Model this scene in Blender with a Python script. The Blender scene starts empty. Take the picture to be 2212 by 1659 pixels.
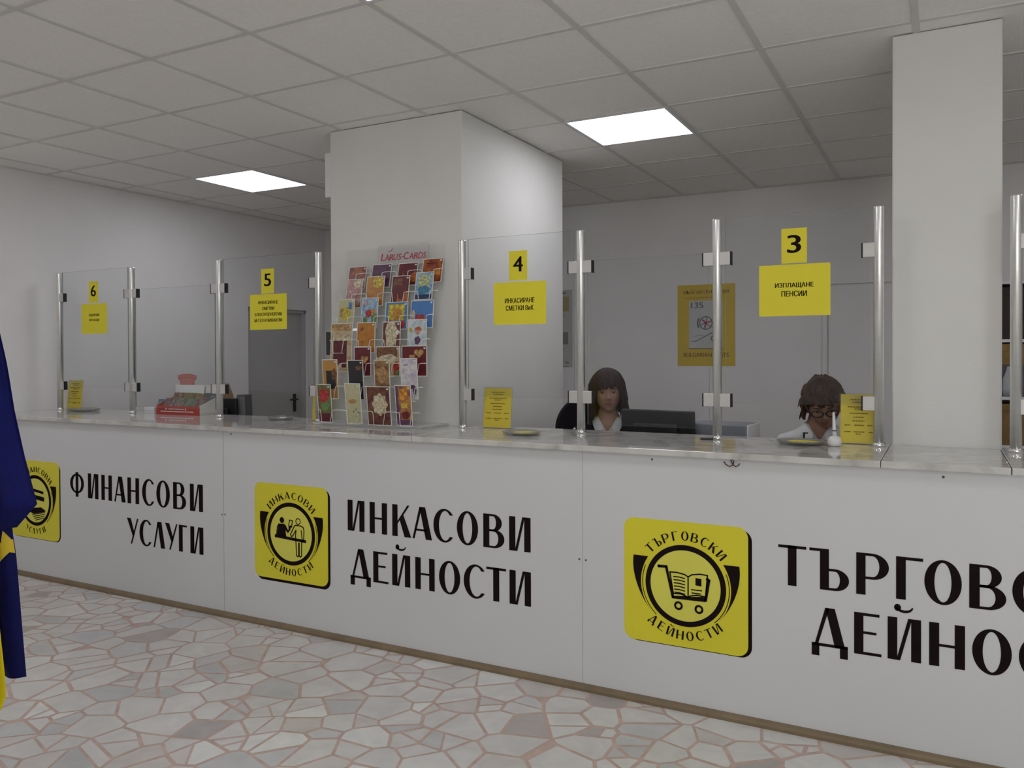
import bpy, bmesh, math, random
from mathutils import Vector, Matrix, noise
from mathutils.geometry import tessellate_polygon

random.seed(11)
scene = bpy.context.scene
COL = scene.collection
PI = math.pi

# ------------------------------------------------------------------ camera
CAM = Vector((3.70321, -2.48210, 1.41606))
YAW, PITCH, ROLL = -0.496279, -0.0093996, -0.0036788
fwd = Vector((math.sin(YAW) * math.cos(PITCH), math.cos(YAW) * math.cos(PITCH), math.sin(PITCH)))
rgt = Vector((math.cos(YAW), -math.sin(YAW), 0))
upv = rgt.cross(fwd)
r2 = rgt * math.cos(ROLL) + upv * math.sin(ROLL)
u2 = upv * math.cos(ROLL) - rgt * math.sin(ROLL)
cd = bpy.data.cameras.new('camera')
cd.sensor_width = 36.0
cd.lens = 36.0 * 1775.338 / 2212.0
cd.shift_x = (1106.0 - 1079.263) / 2212.0
cd.shift_y = (785.517 - 829.5) / 2212.0
cd.clip_start = 0.05
cam = bpy.data.objects.new('camera', cd)
COL.objects.link(cam)
M = Matrix((r2, u2, -fwd)).transposed().to_4x4()
M.translation = CAM
cam.matrix_world = M
scene.camera = cam

# ------------------------------------------------------------------ light and exposure
H = 2.74                      # ceiling height
scene.view_settings.view_transform = 'Standard'
scene.view_settings.look = 'None'
scene.view_settings.exposure = EXPOSURE = 0.56
scene.view_settings.gamma = 1.0
scene.view_settings.use_curve_mapping = False
PANEL_STRENGTH = 6.0          # radiance of the LED ceiling panels
WINDOW_RIGHT = 6.0           # daylight through the windows, watts
WINDOW_FRONT = 30.0

world = bpy.data.worlds.new('world')
scene.world = world
world.use_nodes = True
wn = world.node_tree.nodes
wbg = wn['Background']
wbg.inputs['Color'].default_value = (0.80, 0.90, 1.0, 1)
wbg.inputs['Strength'].default_value = 0.9


def area_light(name, loc, direction, sx, sy, power, color):
    l = bpy.data.lights.new(name, 'AREA')
    l.shape = 'RECTANGLE'
    l.size, l.size_y, l.energy, l.color = sx, sy, power, color
    o = bpy.data.objects.new(name, l)
    o.location = loc
    o.rotation_euler = Vector(direction).to_track_quat('-Z', 'Y').to_euler()
    COL.objects.link(o)
    return o


area_light('daylight_right', (6.44, -2.7, 1.35), (-1, 0, .05), 1.1, 1.9, WINDOW_RIGHT, (0.84, 1.0, 0.80))
area_light('daylight_front', (5.25, -5.33, 1.6), (-.55, 1, .42), 1.8, 1.7, WINDOW_FRONT, (1.0, 0.98, 0.95))

# ------------------------------------------------------------------ materials
def ramp_noise(nt, scale, detail=3.0, coord='Object'):
    tc = nt.nodes.new('ShaderNodeTexCoord')
    n = nt.nodes.new('ShaderNodeTexNoise')
    n.inputs['Scale'].default_value = scale
    n.inputs['Detail'].default_value = detail
    nt.links.new(tc.outputs[coord], n.inputs['Vector'])
    return n


def pm(name, col, rough=0.5, metal=0.0, var=0.06, scale=9.0, col2=None, bump=0.0, spec=0.5, lo=0.3, hi=0.7, detail=3.0, bscale=None):
    m = bpy.data.materials.new(name)
    m.use_nodes = True
    nt = m.node_tree
    b = nt.nodes['Principled BSDF']
    b.inputs['Roughness'].default_value = rough
    b.inputs['Metallic'].default_value = metal
    b.inputs['Specular IOR Level'].default_value = spec
    n = ramp_noise(nt, scale, detail)
    cr = nt.nodes.new('ShaderNodeValToRGB')
    c1 = [max(0.0, c * (1 - var)) for c in col]
    c2 = list(col2) if col2 else [min(1.0, c * (1 + var)) for c in col]
    cr.color_ramp.elements[0].position = lo
    cr.color_ramp.elements[1].position = hi
    cr.color_ramp.elements[0].color = (*c1, 1)
    cr.color_ramp.elements[1].color = (*c2, 1)
    nt.links.new(n.outputs['Fac'], cr.inputs['Fac'])
    nt.links.new(cr.outputs['Color'], b.inputs['Base Color'])
    if bump:
        bp = nt.nodes.new('ShaderNodeBump')
        bp.inputs['Strength'].default_value = bump
        bp.inputs['Distance'].default_value = 0.004
        n2 = ramp_noise(nt, bscale or scale * 6, 2.0)
        nt.links.new(n2.outputs['Fac'], bp.inputs['Height'])
        nt.links.new(bp.outputs['Normal'], b.inputs['Normal'])
    return m


def glassy(name, tint, ior=1.45, rough=0.0, haze=0.0):
    """thin clear sheet: what lies behind shows through, the surface mirrors by Fresnel"""
    m = bpy.data.materials.new(name)
    m.use_nodes = True
    nt = m.node_tree
    nt.nodes.remove(nt.nodes['Principled BSDF'])
    out = nt.nodes['Material Output']
    tr = nt.nodes.new('ShaderNodeBsdfTransparent')
    n = ramp_noise(nt, 2.0)
    mixc = nt.nodes.new('ShaderNodeMix')
    mixc.data_type = 'RGBA'
    mixc.inputs[6].default_value = (*tint, 1)
    mixc.inputs[7].default_value = (*[c * 0.99 for c in tint], 1)
    nt.links.new(n.outputs['Fac'], mixc.inputs[0])
    nt.links.new(mixc.outputs[2], tr.inputs['Color'])
    gl = nt.nodes.new('ShaderNodeBsdfGlossy')
    gl.inputs['Roughness'].default_value = rough
    gl.inputs['Color'].default_value = (0.9, 0.95, 1.0, 1)
    lw = nt.nodes.new('ShaderNodeLayerWeight')
    lw.inputs['Blend'].default_value = 0.5
    pw = nt.nodes.new('ShaderNodeMath')
    pw.operation = 'POWER'
    pw.inputs[1].default_value = 5.0
    nt.links.new(lw.outputs['Facing'], pw.inputs[0])
    fr = nt.nodes.new('ShaderNodeMath')       # Schlick
    fr.operation = 'MULTIPLY_ADD'
    f0 = ((ior - 1) / (ior + 1)) ** 2
    fr.inputs[1].default_value = 1 - f0
    fr.inputs[2].default_value = f0
    nt.links.new(pw.outputs[0], fr.inputs[0])
    mx = nt.nodes.new('ShaderNodeMixShader')
    nt.links.new(fr.outputs[0], mx.inputs[0])
    nt.links.new(tr.outputs[0], mx.inputs[1])
    nt.links.new(gl.outputs[0], mx.inputs[2])
    last = mx
    if haze:
        df = nt.nodes.new('ShaderNodeBsdfDiffuse')
        df.inputs['Color'].default_value = (0.84, 0.82, 0.80, 1)
        m2 = nt.nodes.new('ShaderNodeMixShader')
        m2.inputs[0].default_value = haze
        nt.links.new(mx.outputs[0], m2.inputs[1])
        nt.links.new(df.outputs[0], m2.inputs[2])
        last = m2
    nt.links.new(last.outputs[0], out.inputs['Surface'])
    return m


def emitter(name, col, strength):
    m = bpy.data.materials.new(name)
    m.use_nodes = True
    nt = m.node_tree
    nt.nodes.remove(nt.nodes['Principled BSDF'])
    e = nt.nodes.new('ShaderNodeEmission')
    n = ramp_noise(nt, 3.0)
    cr = nt.nodes.new('ShaderNodeValToRGB')
    cr.color_ramp.elements[0].color = (*[c * 0.98 for c in col], 1)
    cr.color_ramp.elements[1].color = (*col, 1)
    nt.links.new(n.outputs['Fac'], cr.inputs['Fac'])
    nt.links.new(cr.outputs['Color'], e.inputs['Color'])
    e.inputs['Strength'].default_value = strength
    nt.links.new(e.outputs[0], nt.nodes['Material Output'].inputs['Surface'])
    return m


MAT = {}
MAT['wall'] = pm('wall_paint', (0.77, 0.755, 0.745), 0.75, var=0.02, scale=3, bump=0.15, bscale=90)
MAT['pillar'] = pm('pillar_paint', (0.74, 0.73, 0.70), 0.7, var=0.02, scale=3, bump=0.12, bscale=90)
MAT['tile'] = pm('ceiling_tile', (0.90, 0.89, 0.86), 0.85, var=0.025, scale=60, bump=0.25, bscale=220)
MAT['tbar'] = pm('ceiling_bar', (0.68, 0.67, 0.65), 0.6, var=0.05, scale=4)
MAT['panelwhite'] = pm('panel_laminate', (0.66, 0.66, 0.665), 0.32, var=0.015, scale=2)
MAT['yellow'] = pm('emblem_yellow', (0.74, 0.66, 0.03), 0.4, var=0.03, scale=4)
MAT['yellow2'] = pm('emblem_pale_yellow', (0.74, 0.70, 0.10), 0.4, var=0.03, scale=4)
MAT['ink'] = pm('print_black', (0.016, 0.010, 0.011), 0.8, var=0.1, scale=20, spec=0.0)
MAT['paper'] = pm('yellow_paper', (0.80, 0.70, 0.03), 0.6, var=0.03, scale=6)
MAT['paperdim'] = pm('yellow_card', (0.78, 0.62, 0.025), 0.5, var=0.04, scale=6)
MAT['alu'] = pm('brushed_aluminium', (0.80, 0.80, 0.78), 0.33, metal=0.9, var=0.03, scale=30)
MAT['clamp'] = pm('clamp_satin_metal', (0.62, 0.60, 0.58), 0.45, metal=0.35, var=0.03, scale=12)
MAT['rubber'] = pm('black_rubber', (0.012, 0.011, 0.018), 0.7, var=0.1, scale=30)
MAT['chrome'] = pm('chrome', (0.85, 0.85, 0.85), 0.12, metal=1.0, var=0.02, scale=20)
MAT['glass'] = glassy('screen_glass', (0.982, 0.988, 0.99), ior=1.32, haze=.002)
MAT['glassedge'] = pm('glass_edge', (0.30, 0.36, 0.36), 0.15, var=0.05, scale=10)
MAT['acrylic'] = glassy('clear_acrylic', (0.985, 0.985, 0.98), ior=1.40, rough=0.03, haze=0.008)
MAT['frost'] = glassy('hazy_acrylic', (0.92, 0.92, 0.92), ior=1.4, rough=0.08, haze=0.42)
MAT['wire'] = pm('white_wire', (0.80, 0.79, 0.76), 0.3, var=0.03, scale=20)
MAT['white'] = pm('white_plastic', (0.74, 0.74, 0.74), 0.4, var=0.03, scale=10)
MAT['offwhite'] = pm('off_white_card', (0.74, 0.72, 0.66), 0.6, var=0.03, scale=10)
MAT['trim'] = pm('tan_skirting', (0.20, 0.145, 0.085), 0.5, var=0.18, scale=7, bump=0.2, bscale=40)
MAT['black'] = pm('black_plastic', (0.014, 0.014, 0.016), 0.4, var=0.1, scale=20)
MAT['screen'] = pm('monitor_screen', (0.008, 0.008, 0.011), 0.12, var=0.1, scale=6)
MAT['grey'] = pm('grey_plastic', (0.20, 0.21, 0.24), 0.5, var=0.05, scale=10)
MAT['greyd'] = pm('dark_grey_plastic', (0.10, 0.10, 0.105), 0.5, var=0.06, scale=10)
MAT['desk'] = pm('desk_laminate', (0.45, 0.42, 0.38), 0.5, var=0.08, scale=4)
MAT['red'] = pm('red_card', (0.42, 0.045, 0.035), 0.45, var=0.08, scale=10)
MAT['door'] = pm('grey_door_paint', (0.42, 0.41, 0.40), 0.6, var=0.03, scale=3)
MAT['poster'] = pm('poster_ochre', (0.62, 0.44, 0.03), 0.5, var=0.05, scale=3)
MAT['stamp'] = pm('stamp_paper', (0.52, 0.53, 0.52), 0.55, var=0.06, scale=8)
MAT['inkgrey'] = pm('faded_ink', (0.15, 0.15, 0.16), 0.5, var=0.15, scale=30)
MAT['inkolive'] = pm('olive_print', (0.17, 0.125, 0.02), 0.7, var=0.15, scale=30, spec=0.1)
MAT['inkred'] = pm('maroon_ink', (0.46, 0.045, 0.07), 0.5, var=0.1, scale=30)
MAT['blue'] = pm('flag_blue', (0.004, 0.006, 0.10), 0.7, var=0.12, scale=14, bump=0.25, bscale=300, spec=0.2)
MAT['flagyellow'] = pm('flag_yellow', (0.68, 0.56, 0.006), 0.65, var=0.05, scale=6, bump=0.2, bscale=300, spec=0.2)
MAT['star'] = pm('flag_gold', (0.85, 0.62, 0.03), 0.6, var=0.05, scale=10)
MAT['wood'] = pm('varnished_pole', (0.35, 0.22, 0.10), 0.35, var=0.15, scale=12)
MAT['led'] = emitter('led_diffuser', (0.935, 0.93, 1.0), PANEL_STRENGTH)
MAT['ledframe'] = pm('lamp_frame', (0.75, 0.76, 0.80), 0.4, var=0.02, scale=8)
MAT['winframe'] = pm('window_frame', (0.75, 0.75, 0.74), 0.4, var=0.02, scale=8)
MAT['cardboard'] = pm('cardboard', (0.30, 0.20, 0.11), 0.8, var=0.12, scale=9)
MAT['skin'] = pm('skin', (0.36, 0.20, 0.135), 0.5, var=0.06, scale=14, bump=0.1, bscale=200)
MAT['lips'] = pm('lips', (0.25, 0.105, 0.08), 0.4, var=0.05, scale=20)
MAT['eye'] = pm('eye_white', (0.26, 0.23, 0.22), 0.2, var=0.02, scale=20)
MAT['iris'] = pm('iris_brown', (0.03, 0.018, 0.012), 0.15, var=0.1, scale=40)
MAT['hairdark'] = pm('dark_auburn_hair', (0.018, 0.008, 0.009), 0.6, spec=.25, col2=(0.034, 0.014, 0.014), scale=30, detail=6)
MAT['hairbrown'] = pm('brown_hair', (0.020, 0.013, 0.010), 0.65, spec=.25, col2=(0.085, 0.042, 0.022), scale=26, detail=6)
MAT['suit'] = pm('black_cloth', (0.010, 0.009, 0.011), 0.85, var=0.15, scale=60, spec=0.2)
MAT['shirt'] = pm('white_shirt', (0.62, 0.62, 0.63), 0.8, var=0.03, scale=20, spec=0.2)
MAT['trousers'] = pm('dark_trousers', (0.02, 0.02, 0.03), 0.8, var=0.1, scale=40, spec=0.2)
MAT['chairfab'] = pm('black_chair_cloth', (0.013, 0.010, 0.014), 0.85, var=0.15, scale=80, spec=0.2)


def marble_material():
    m = bpy.data.materials.new('polished_marble')
    m.use_nodes = True
    nt = m.node_tree
    b = nt.nodes['Principled BSDF']
    b.inputs['Roughness'].default_value = 0.05
    n1 = ramp_noise(nt, 5.0, 8.0)
    n1.inputs['Distortion'].default_value = 1.6
    cr = nt.nodes.new('ShaderNodeValToRGB')
    e = cr.color_ramp.elements
    e[0].position, e[0].color = 0.30, (0.40, 0.385, 0.36, 1)
    e[1].position, e[1].color = 0.62, (0.62, 0.61, 0.585, 1)
    x = e.new(0.46)
    x.color = (0.55, 0.535, 0.505, 1)
    nt.links.new(n1.outputs['Fac'], cr.inputs['Fac'])
    nt.links.new(cr.outputs['Color'], b.inputs['Base Color'])
    return m


def stone_material():
    m = bpy.data.materials.new('marble_crazy_paving')
    m.use_nodes = True
    nt = m.node_tree
    b = nt.nodes['Principled BSDF']
    b.inputs['Roughness'].default_value = 0.36
    at = nt.nodes.new('ShaderNodeAttribute')
    at.attribute_name = 'stone'
    n1 = ramp_noise(nt, 9.0, 7.0)
    n1.inputs['Distortion'].default_value = 0.8
    mr = nt.nodes.new('ShaderNodeMapRange')
    mr.inputs['From Min'].default_value = 0.3
    mr.inputs['From Max'].default_value = 0.7
    mr.inputs['To Min'].default_value = 0.90
    mr.inputs['To Max'].default_value = 1.05
    nt.links.new(n1.outputs['Fac'], mr.inputs['Value'])
    mx = nt.nodes.new('ShaderNodeVectorMath')
    mx.operation = 'SCALE'
    nt.links.new(at.outputs['Color'], mx.inputs[0])
    nt.links.new(mr.outputs['Result'], mx.inputs['Scale'])
    nt.links.new(mx.outputs['Vector'], b.inputs['Base Color'])
    return m


MAT['marble'] = marble_material()
MAT['stone'] = stone_material()
MAT['back_floor_dark'] = pm('unseen_dark_floor', (0.22, 0.17, 0.13), 0.5, var=0.1, scale=5)  # unseen floor behind the counter, darkened to bounce less light to the ceiling
MAT['grout'] = pm('pink_grout', (0.56, 0.425, 0.36), 0.7, var=0.14, scale=16, bump=0.2, bscale=120)


# ------------------------------------------------------------------ builders
class MB:
    """collects shapes into one mesh"""
    def __init__(self):
        self.v, self.f, self.m, self.s = [], [], [], []

    def add(self, verts, faces, mat=0, smooth=False, xf=None):
        o = len(self.v)
        for p in verts:
            p = Vector(p)
            self.v.append(tuple(xf @ p) if xf else tuple(p))
        for fc in faces:
            self.f.append([i + o for i in fc])
            self.m.append(mat)
            self.s.append(smooth)
        return self

    def addbm(self, bm, mat=0, smooth=False, xf=None):
        bm.verts.ensure_lookup_table()
        bm.verts.index_update()
        self.add([v.co for v in bm.verts], [[v.index for v in f.verts] for f in bm.faces], mat, smooth, xf)
        bm.free()
        return self

    def box(self, x0, x1, y0, y1, z0, z1, mat=0, bevel=0.0, seg=2, xf=None):
        bm = bmesh.new()
        bmesh.ops.create_cube(bm, size=1.0)
        for v in bm.verts:
            v.co = Vector(((x0 + x1) / 2 + v.co.x * (x1 - x0), (y0 + y1) / 2 + v.co.y * (y1 - y0), (z0 + z1) / 2 + v.co.z * (z1 - z0)))
        if bevel:
            bmesh.ops.bevel(bm, geom=list(bm.edges), offset=bevel, segments=seg, affect='EDGES', profile=0.5)
        return self.addbm(bm, mat, False, xf)

    def tube(self, pts, r, n=8, mat=0, closed=False, xf=None, cap=True):
        pts = [Vector(p) for p in pts]
        k = len(pts)
        rr = r if isinstance(r, (list, tuple)) else [r] * k
        vs, fs = [], []
        t0 = (pts[1] - pts[0]).normalized()
        nrm = t0.orthogonal().normalized()
        prev = t0
        for i, p in enumerate(pts):
            if closed:
                t = (pts[(i + 1) % k] - pts[i - 1]).normalized()
            elif i == 0:
                t = t0
            elif i == k - 1:
                t = (pts[i] - pts[i - 1]).normalized()
            else:
                t = ((pts[i + 1] - p).normalized() + (p - pts[i - 1]).normalized())
                t = t.normalized() if t.length > 1e-6 else prev
            q = prev.rotation_difference(t)
            nrm = (q @ nrm).normalized()
            prev = t
            bi = t.cross(nrm)
            for j in range(n):
                a = 2 * PI * j / n
                vs.append(p + (nrm * math.cos(a) + bi * math.sin(a)) * rr[i])
        m = k if closed else k - 1
        for i in range(m):
            for j in range(n):
                a, b2 = i * n + j, i * n + (j + 1) % n
                c, d = ((i + 1) % k) * n + (j + 1) % n, ((i + 1) % k) * n + j
                fs.append((a, b2, c, d))
        self.add(vs, fs, mat, True, xf)
        if cap and not closed:
            o = len(self.v) - len(vs)
            self.f += [[o + j for j in reversed(range(n))], [o + (k - 1) * n + j for j in range(n)]]
            self.m += [mat, mat]
            self.s += [False, False]
        return self

    def lathe(self, prof, n=24, c=(0, 0, 0), mat=0, smooth=True, xf=None):
        vs, fs = [], []
        for r, z in prof:
            for j in range(n):
                a = 2 * PI * j / n
                vs.append((c[0] + r * math.cos(a), c[1] + r * math.sin(a), c[2] + z))
        for i in range(len(prof) - 1):
            for j in range(n):
                fs.append((i * n + j, i * n + (j + 1) % n, (i + 1) * n + (j + 1) % n, (i + 1) * n + j))
        fs.append(tuple(reversed(range(n))))
        fs.append(tuple((len(prof) - 1) * n + j for j in range(n)))
        return self.add(vs, fs, mat, smooth, xf)

    def poly(self, outer, holes=(), mp=None, mat=0):
        """flat filled outline with holes; mp turns (u, v) into a point"""
        loops = [outer] + list(holes)
        flat = [p for l in loops for p in l]
        tri = tessellate_polygon([[Vector((p[0], p[1], 0)) for p in l] for l in loops])
        return self.add([mp(*p) for p in flat], tri, mat)

    def prism(self, outer, d0, d1, mp, mat=0):
        """outline extruded between depths d0 and d1; mp(u, v, d)"""
        n = len(outer)
        vs = [mp(u, v, d0) for u, v in outer] + [mp(u, v, d1) for u, v in outer]
        fs = [list(range(n)), [n + i for i in reversed(range(n))]]
        fs += [[(i + 1) % n, i, n + i, n + (i + 1) % n] for i in range(n)]
        return self.add(vs, fs, mat)

    def stroke(self, pts, w, mp, mat=0, closed=False):
        """flat line of width w through 2D points"""
        k = len(pts)
        for i in range(k if closed else k - 1):
            a, b = Vector(pts[i]), Vector(pts[(i + 1) % k])
            d = (b - a)
            if d.length < 1e-7:
                continue
            d.normalize()
            nn = Vector((-d.y, d.x)) * w / 2
            e = d * w * 0.35
            self.add([mp(*(a - e + nn)), mp(*(b + e + nn)), mp(*(b + e - nn)), mp(*(a - e - nn))], [(0, 1, 2, 3)], mat)
        return self

    def text(self, body, u, v, w, h, mp, mat=0, bold=0.0, align='C', shear=0.0, spacing=1.0):
        vs, fs = text2d(body, 0.0, shear, spacing)
        x0, x1 = min(p[0] for p in vs), max(p[0] for p in vs)
        y0, y1 = min(p[1] for p in vs), max(p[1] for p in vs)
        sy = h / (y1 - y0)
        sx = w / (x1 - x0) if w else sy
        wd = (x1 - x0) * sx
        ox = u - wd / 2 if align == 'C' else (u if align == 'L' else u - wd)
        d = bold * sx
        for kk, (dx, dy) in enumerate(((0, 0), (d, 0), (-d, 0), (d * .5, 0), (-d * .5, 0)) if bold else ((0, 0),)):
            lift = Vector((0, -.00005 * kk, 0))       # overprints lie on one another, not in one plane
            self.add([Vector(mp(ox + dx + (p[0] - x0) * sx, v + dy + (p[1] - y0) * sy)) + lift for p in vs], fs, mat)
        return self

    def mesh(self, name, mats):
        me = bpy.data.meshes.new(name)
        me.from_pydata(self.v, [], self.f)
        for mm in mats:
            me.materials.append(mm)
        me.polygons.foreach_set('material_index', self.m)
        me.polygons.foreach_set('use_smooth', self.s)
        me.update()
        return me

    def build(self, name, mats, parent=None, loc=None, fix=False):
        if not isinstance(mats, (list, tuple)):
            mats = [mats]
        me = self.mesh(name, mats)
        if fix:
            bm = bmesh.new()
            bm.from_mesh(me)
            bmesh.ops.recalc_face_normals(bm, faces=bm.faces)
            bm.to_mesh(me)
            bm.free()
        return link(name, me, parent, loc)


def link(name, me, parent=None, loc=None):
    o = bpy.data.objects.new(name, me)
    COL.objects.link(o)
    if parent:
        o.parent = parent
    if loc is not None:
        o.location = loc
    return o


_txt = {}


def text2d(body, bold=0.0, shear=0.0, spacing=1.0):
    key = (body, bold, shear, spacing)
    if key not in _txt:
        c = bpy.data.curves.new('lettering', 'FONT')
        c.body = body
        c.offset = bold
        c.shear = shear
        c.space_character = spacing
        c.resolution_u = 4
        o = bpy.data.objects.new('lettering', c)
        COL.objects.link(o)
        dg = bpy.context.evaluated_depsgraph_get()
        me = bpy.data.meshes.new_from_object(o.evaluated_get(dg))
        _txt[key] = ([(v.co.x, v.co.y) for v in me.vertices], [tuple(p.vertices) for p in me.polygons])
        bpy.data.objects.remove(o)
        bpy.data.curves.remove(c)
        bpy.data.meshes.remove(me)
    return _txt[key]


def evaluated(o, name):
    dg = bpy.context.evaluated_depsgraph_get()
    me = bpy.data.meshes.new_from_object(o.evaluated_get(dg))
    me.name = name
    bpy.data.objects.remove(o)
    return me


def tag(o, label, cat, group=None):
    o['label'] = label
    o['category'] = cat
    if group:
        o['group'] = group
    return o


def thing(name, label, cat, loc=(0, 0, 0), rz=0.0, group=None):
    o = bpy.data.objects.new(name, None)
    o.empty_display_size = 0.1
    COL.objects.link(o)
    o.location = loc
    o.rotation_euler = (0, 0, rz)
    return tag(o, label, cat, group)


def struct(o):
    o['kind'] = 'structure'
    return o


def dup(root, loc, rz=0.0, label=None, name=None):
    r = root.copy()
    COL.objects.link(r)
    r.location = loc
    r.rotation_euler = (0, 0, rz)
    if label:
        r['label'] = label
    for ch in list(root.children):
        c = ch.copy()
        COL.objects.link(c)
        c.parent = r
        for g in list(ch.children):
            d = g.copy()
            COL.objects.link(d)
            d.parent = c
    return r


def arc(cx, cy, r, a0, a1, n=24, ry=None):
    ry = r if ry is None else ry
    return [(cx + r * math.cos(a0 + (a1 - a0) * i / n), cy + ry * math.sin(a0 + (a1 - a0) * i / n)) for i in range(n + 1)]


def circle(cx, cy, r, n=40, ry=None):
    return arc(cx, cy, r, 0, 2 * PI, n, ry)[:-1]


def rrect(x0, x1, y0, y1, r, n=6):
    p = []
    for cx, cy, a in ((x1 - r, y1 - r, 0), (x0 + r, y1 - r, PI / 2), (x0 + r, y0 + r, PI), (x1 - r, y0 + r, 1.5 * PI)):
        p += arc(cx, cy, r, a, a + PI / 2, n)
    return p


def rect(x0, y0, x1, y1):
    return [(x0, y0), (x1, y0), (x1, y1), (x0, y1)]
# ------------------------------------------------------------------ the room
XL, XR, YB, YF = -2.03, 6.5, 4.25, -5.4


def clip_half(poly, n, d):
    """keep the part of poly where n.p <= d"""
    out = []
    k = len(poly)
    for i in range(k):
        a, b = poly[i], poly[(i + 1) % k]
        da, db = n[0] * a[0] + n[1] * a[1] - d, n[0] * b[0] + n[1] * b[1] - d
        if da <= 0:
            out.append(a)
        if da * db < 0:
            t = da / (da - db)
            out.append((a[0] + (b[0] - a[0]) * t, a[1] + (b[1] - a[1]) * t))
    return out


def split_poly(poly, rnd, gap):
    c = (sum(p[0] for p in poly) / len(poly), sum(p[1] for p in poly) / len(poly))
    far = max(((p, q) for p in poly for q in poly), key=lambda e: (e[0][0] - e[1][0]) ** 2 + (e[0][1] - e[1][1]) ** 2)
    a = math.atan2(far[1][1] - far[0][1], far[1][0] - far[0][0]) + rnd.uniform(-.5, .5)     # across the long way
    n = (math.cos(a), math.sin(a))
    d = n[0] * c[0] + n[1] * c[1] + rnd.uniform(-0.012, 0.012)
    return [q for q in (clip_half(poly, n, d - gap / 2), clip_half(poly, (-n[0], -n[1]), -d - gap / 2)) if len(q) > 2]


def paving():
    """broken marble slabs laid in pink mortar"""
    rnd = random.Random(5)
    x0, x1, y0, y1, s = XL, XR, -3.6, 0.76, 0.124
    nx, ny = int((x1 - x0) / s) + 1, int((y1 - y0) / s) + 1
    site = {}
    for i in range(-3, nx + 3):
        for j in range(-3, ny + 3):
            site[i, j] = (x0 + (i + 0.5 + rnd.uniform(-.68, .68)) * s, y0 + (j + 0.5 + rnd.uniform(-.68, .68)) * s, rnd.uniform(-0.005, 0.005))
    for k in list(site):
        if rnd.random() < .18:
            del site[k]
    mb = MB()
    cols = []
    for i in range(-1, nx + 1):
        for j in range(-1, ny + 1):
            if (i, j) not in site:
                continue
            sx, sy, sw = site[i, j]
            poly = rect(sx - s * 2.2, sy - s * 2.2, sx + s * 2.2, sy + s * 2.2)
            gap = rnd.uniform(0.009, 0.018)
            for di in range(-3, 4):
                for dj in range(-3, 4):
                    q = site.get((i + di, j + dj))
                    if q is None or (di == 0 and dj == 0):
                        continue
                    n = (q[0] - sx, q[1] - sy)
                    L = math.hypot(*n)
                    if L < 1e-6:
                        continue
                    n = (n[0] / L, n[1] / L)
                    d = (q[0] ** 2 + q[1] ** 2 - sx ** 2 - sy ** 2 + sw - q[2]) / (2 * L)
                    poly = clip_half(poly, n, d - gap / 2)
                    if len(poly) < 3:
                        break
                if len(poly) < 3:
                    break
            if len(poly) < 3:
                continue
            for n, d in (((-1, 0), -x0), ((1, 0), x1), ((0, -1), -y0), ((0, 1), y1)):
                poly = clip_half(poly, n, d)
            if len(poly) < 3:
                continue
            polys = [poly]
            if rnd.random() < 0.26:
                polys = split_poly(poly, rnd, rnd.uniform(.009, .016))
            for p in polys:
                if len(p) < 3 or abs(sum(p[q][0] * p[q - 1][1] - p[q - 1][0] * p[q][1] for q in range(len(p)))) / 2 < .0014:
                    continue
                k = rnd.random()
                if k < 0.66:
                    g = rnd.uniform(0.64, 0.71)
                    c = (g, g * 0.985, g * 0.94)
                elif k < 0.80:
                    g = rnd.uniform(0.54, 0.61)
                    c = (g, g, g * 0.99)
                elif k < 0.89:
                    g = rnd.uniform(0.58, 0.65)
                    c = (g, g * 0.95, g * 0.88)
                elif k < 0.96:
                    g = rnd.uniform(0.72, 0.79)
                    c = (g, g, g * 0.96)
                else:
                    g = rnd.uniform(0.42, 0.50)
                    c = (g, g * 0.93, g * 0.88)
                mb.add([(a, b, 0.0) for a, b in p], [list(range(len(p)))], 0)
                cols.append(c)
    nst = len(mb.f)
    mb.add([(XL, YF, -0.0006), (XR, YF, -0.0006), (XR, YB, -0.0006), (XL, YB, -0.0006)], [(0, 1, 2, 3)], 1)
    mb.add([(XL, .77, -.0001), (XR, .77, -.0001), (XR, YB, -.0001), (XL, YB, -.0001)], [(0, 1, 2, 3)], 2)
    mb.box(XL, XR, YF, YB, -0.1, -0.003, 1)
    o = mb.build('floor', [MAT['stone'], MAT['grout'], MAT['back_floor_dark']])
    ca = o.data.color_attributes.new('stone', 'FLOAT_COLOR', 'CORNER')
    for pi, p in enumerate(o.data.polygons):
        c = cols[pi] if pi < nst else (0.4, 0.3, 0.25)
        for li in p.loop_indices:
            ca.data[li].color = (*c, 1)
    return struct(o)


paving()

LAMPS = [(i, j) for i in (-2, 3, 8) for j in (3, -1, -5)]


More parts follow.
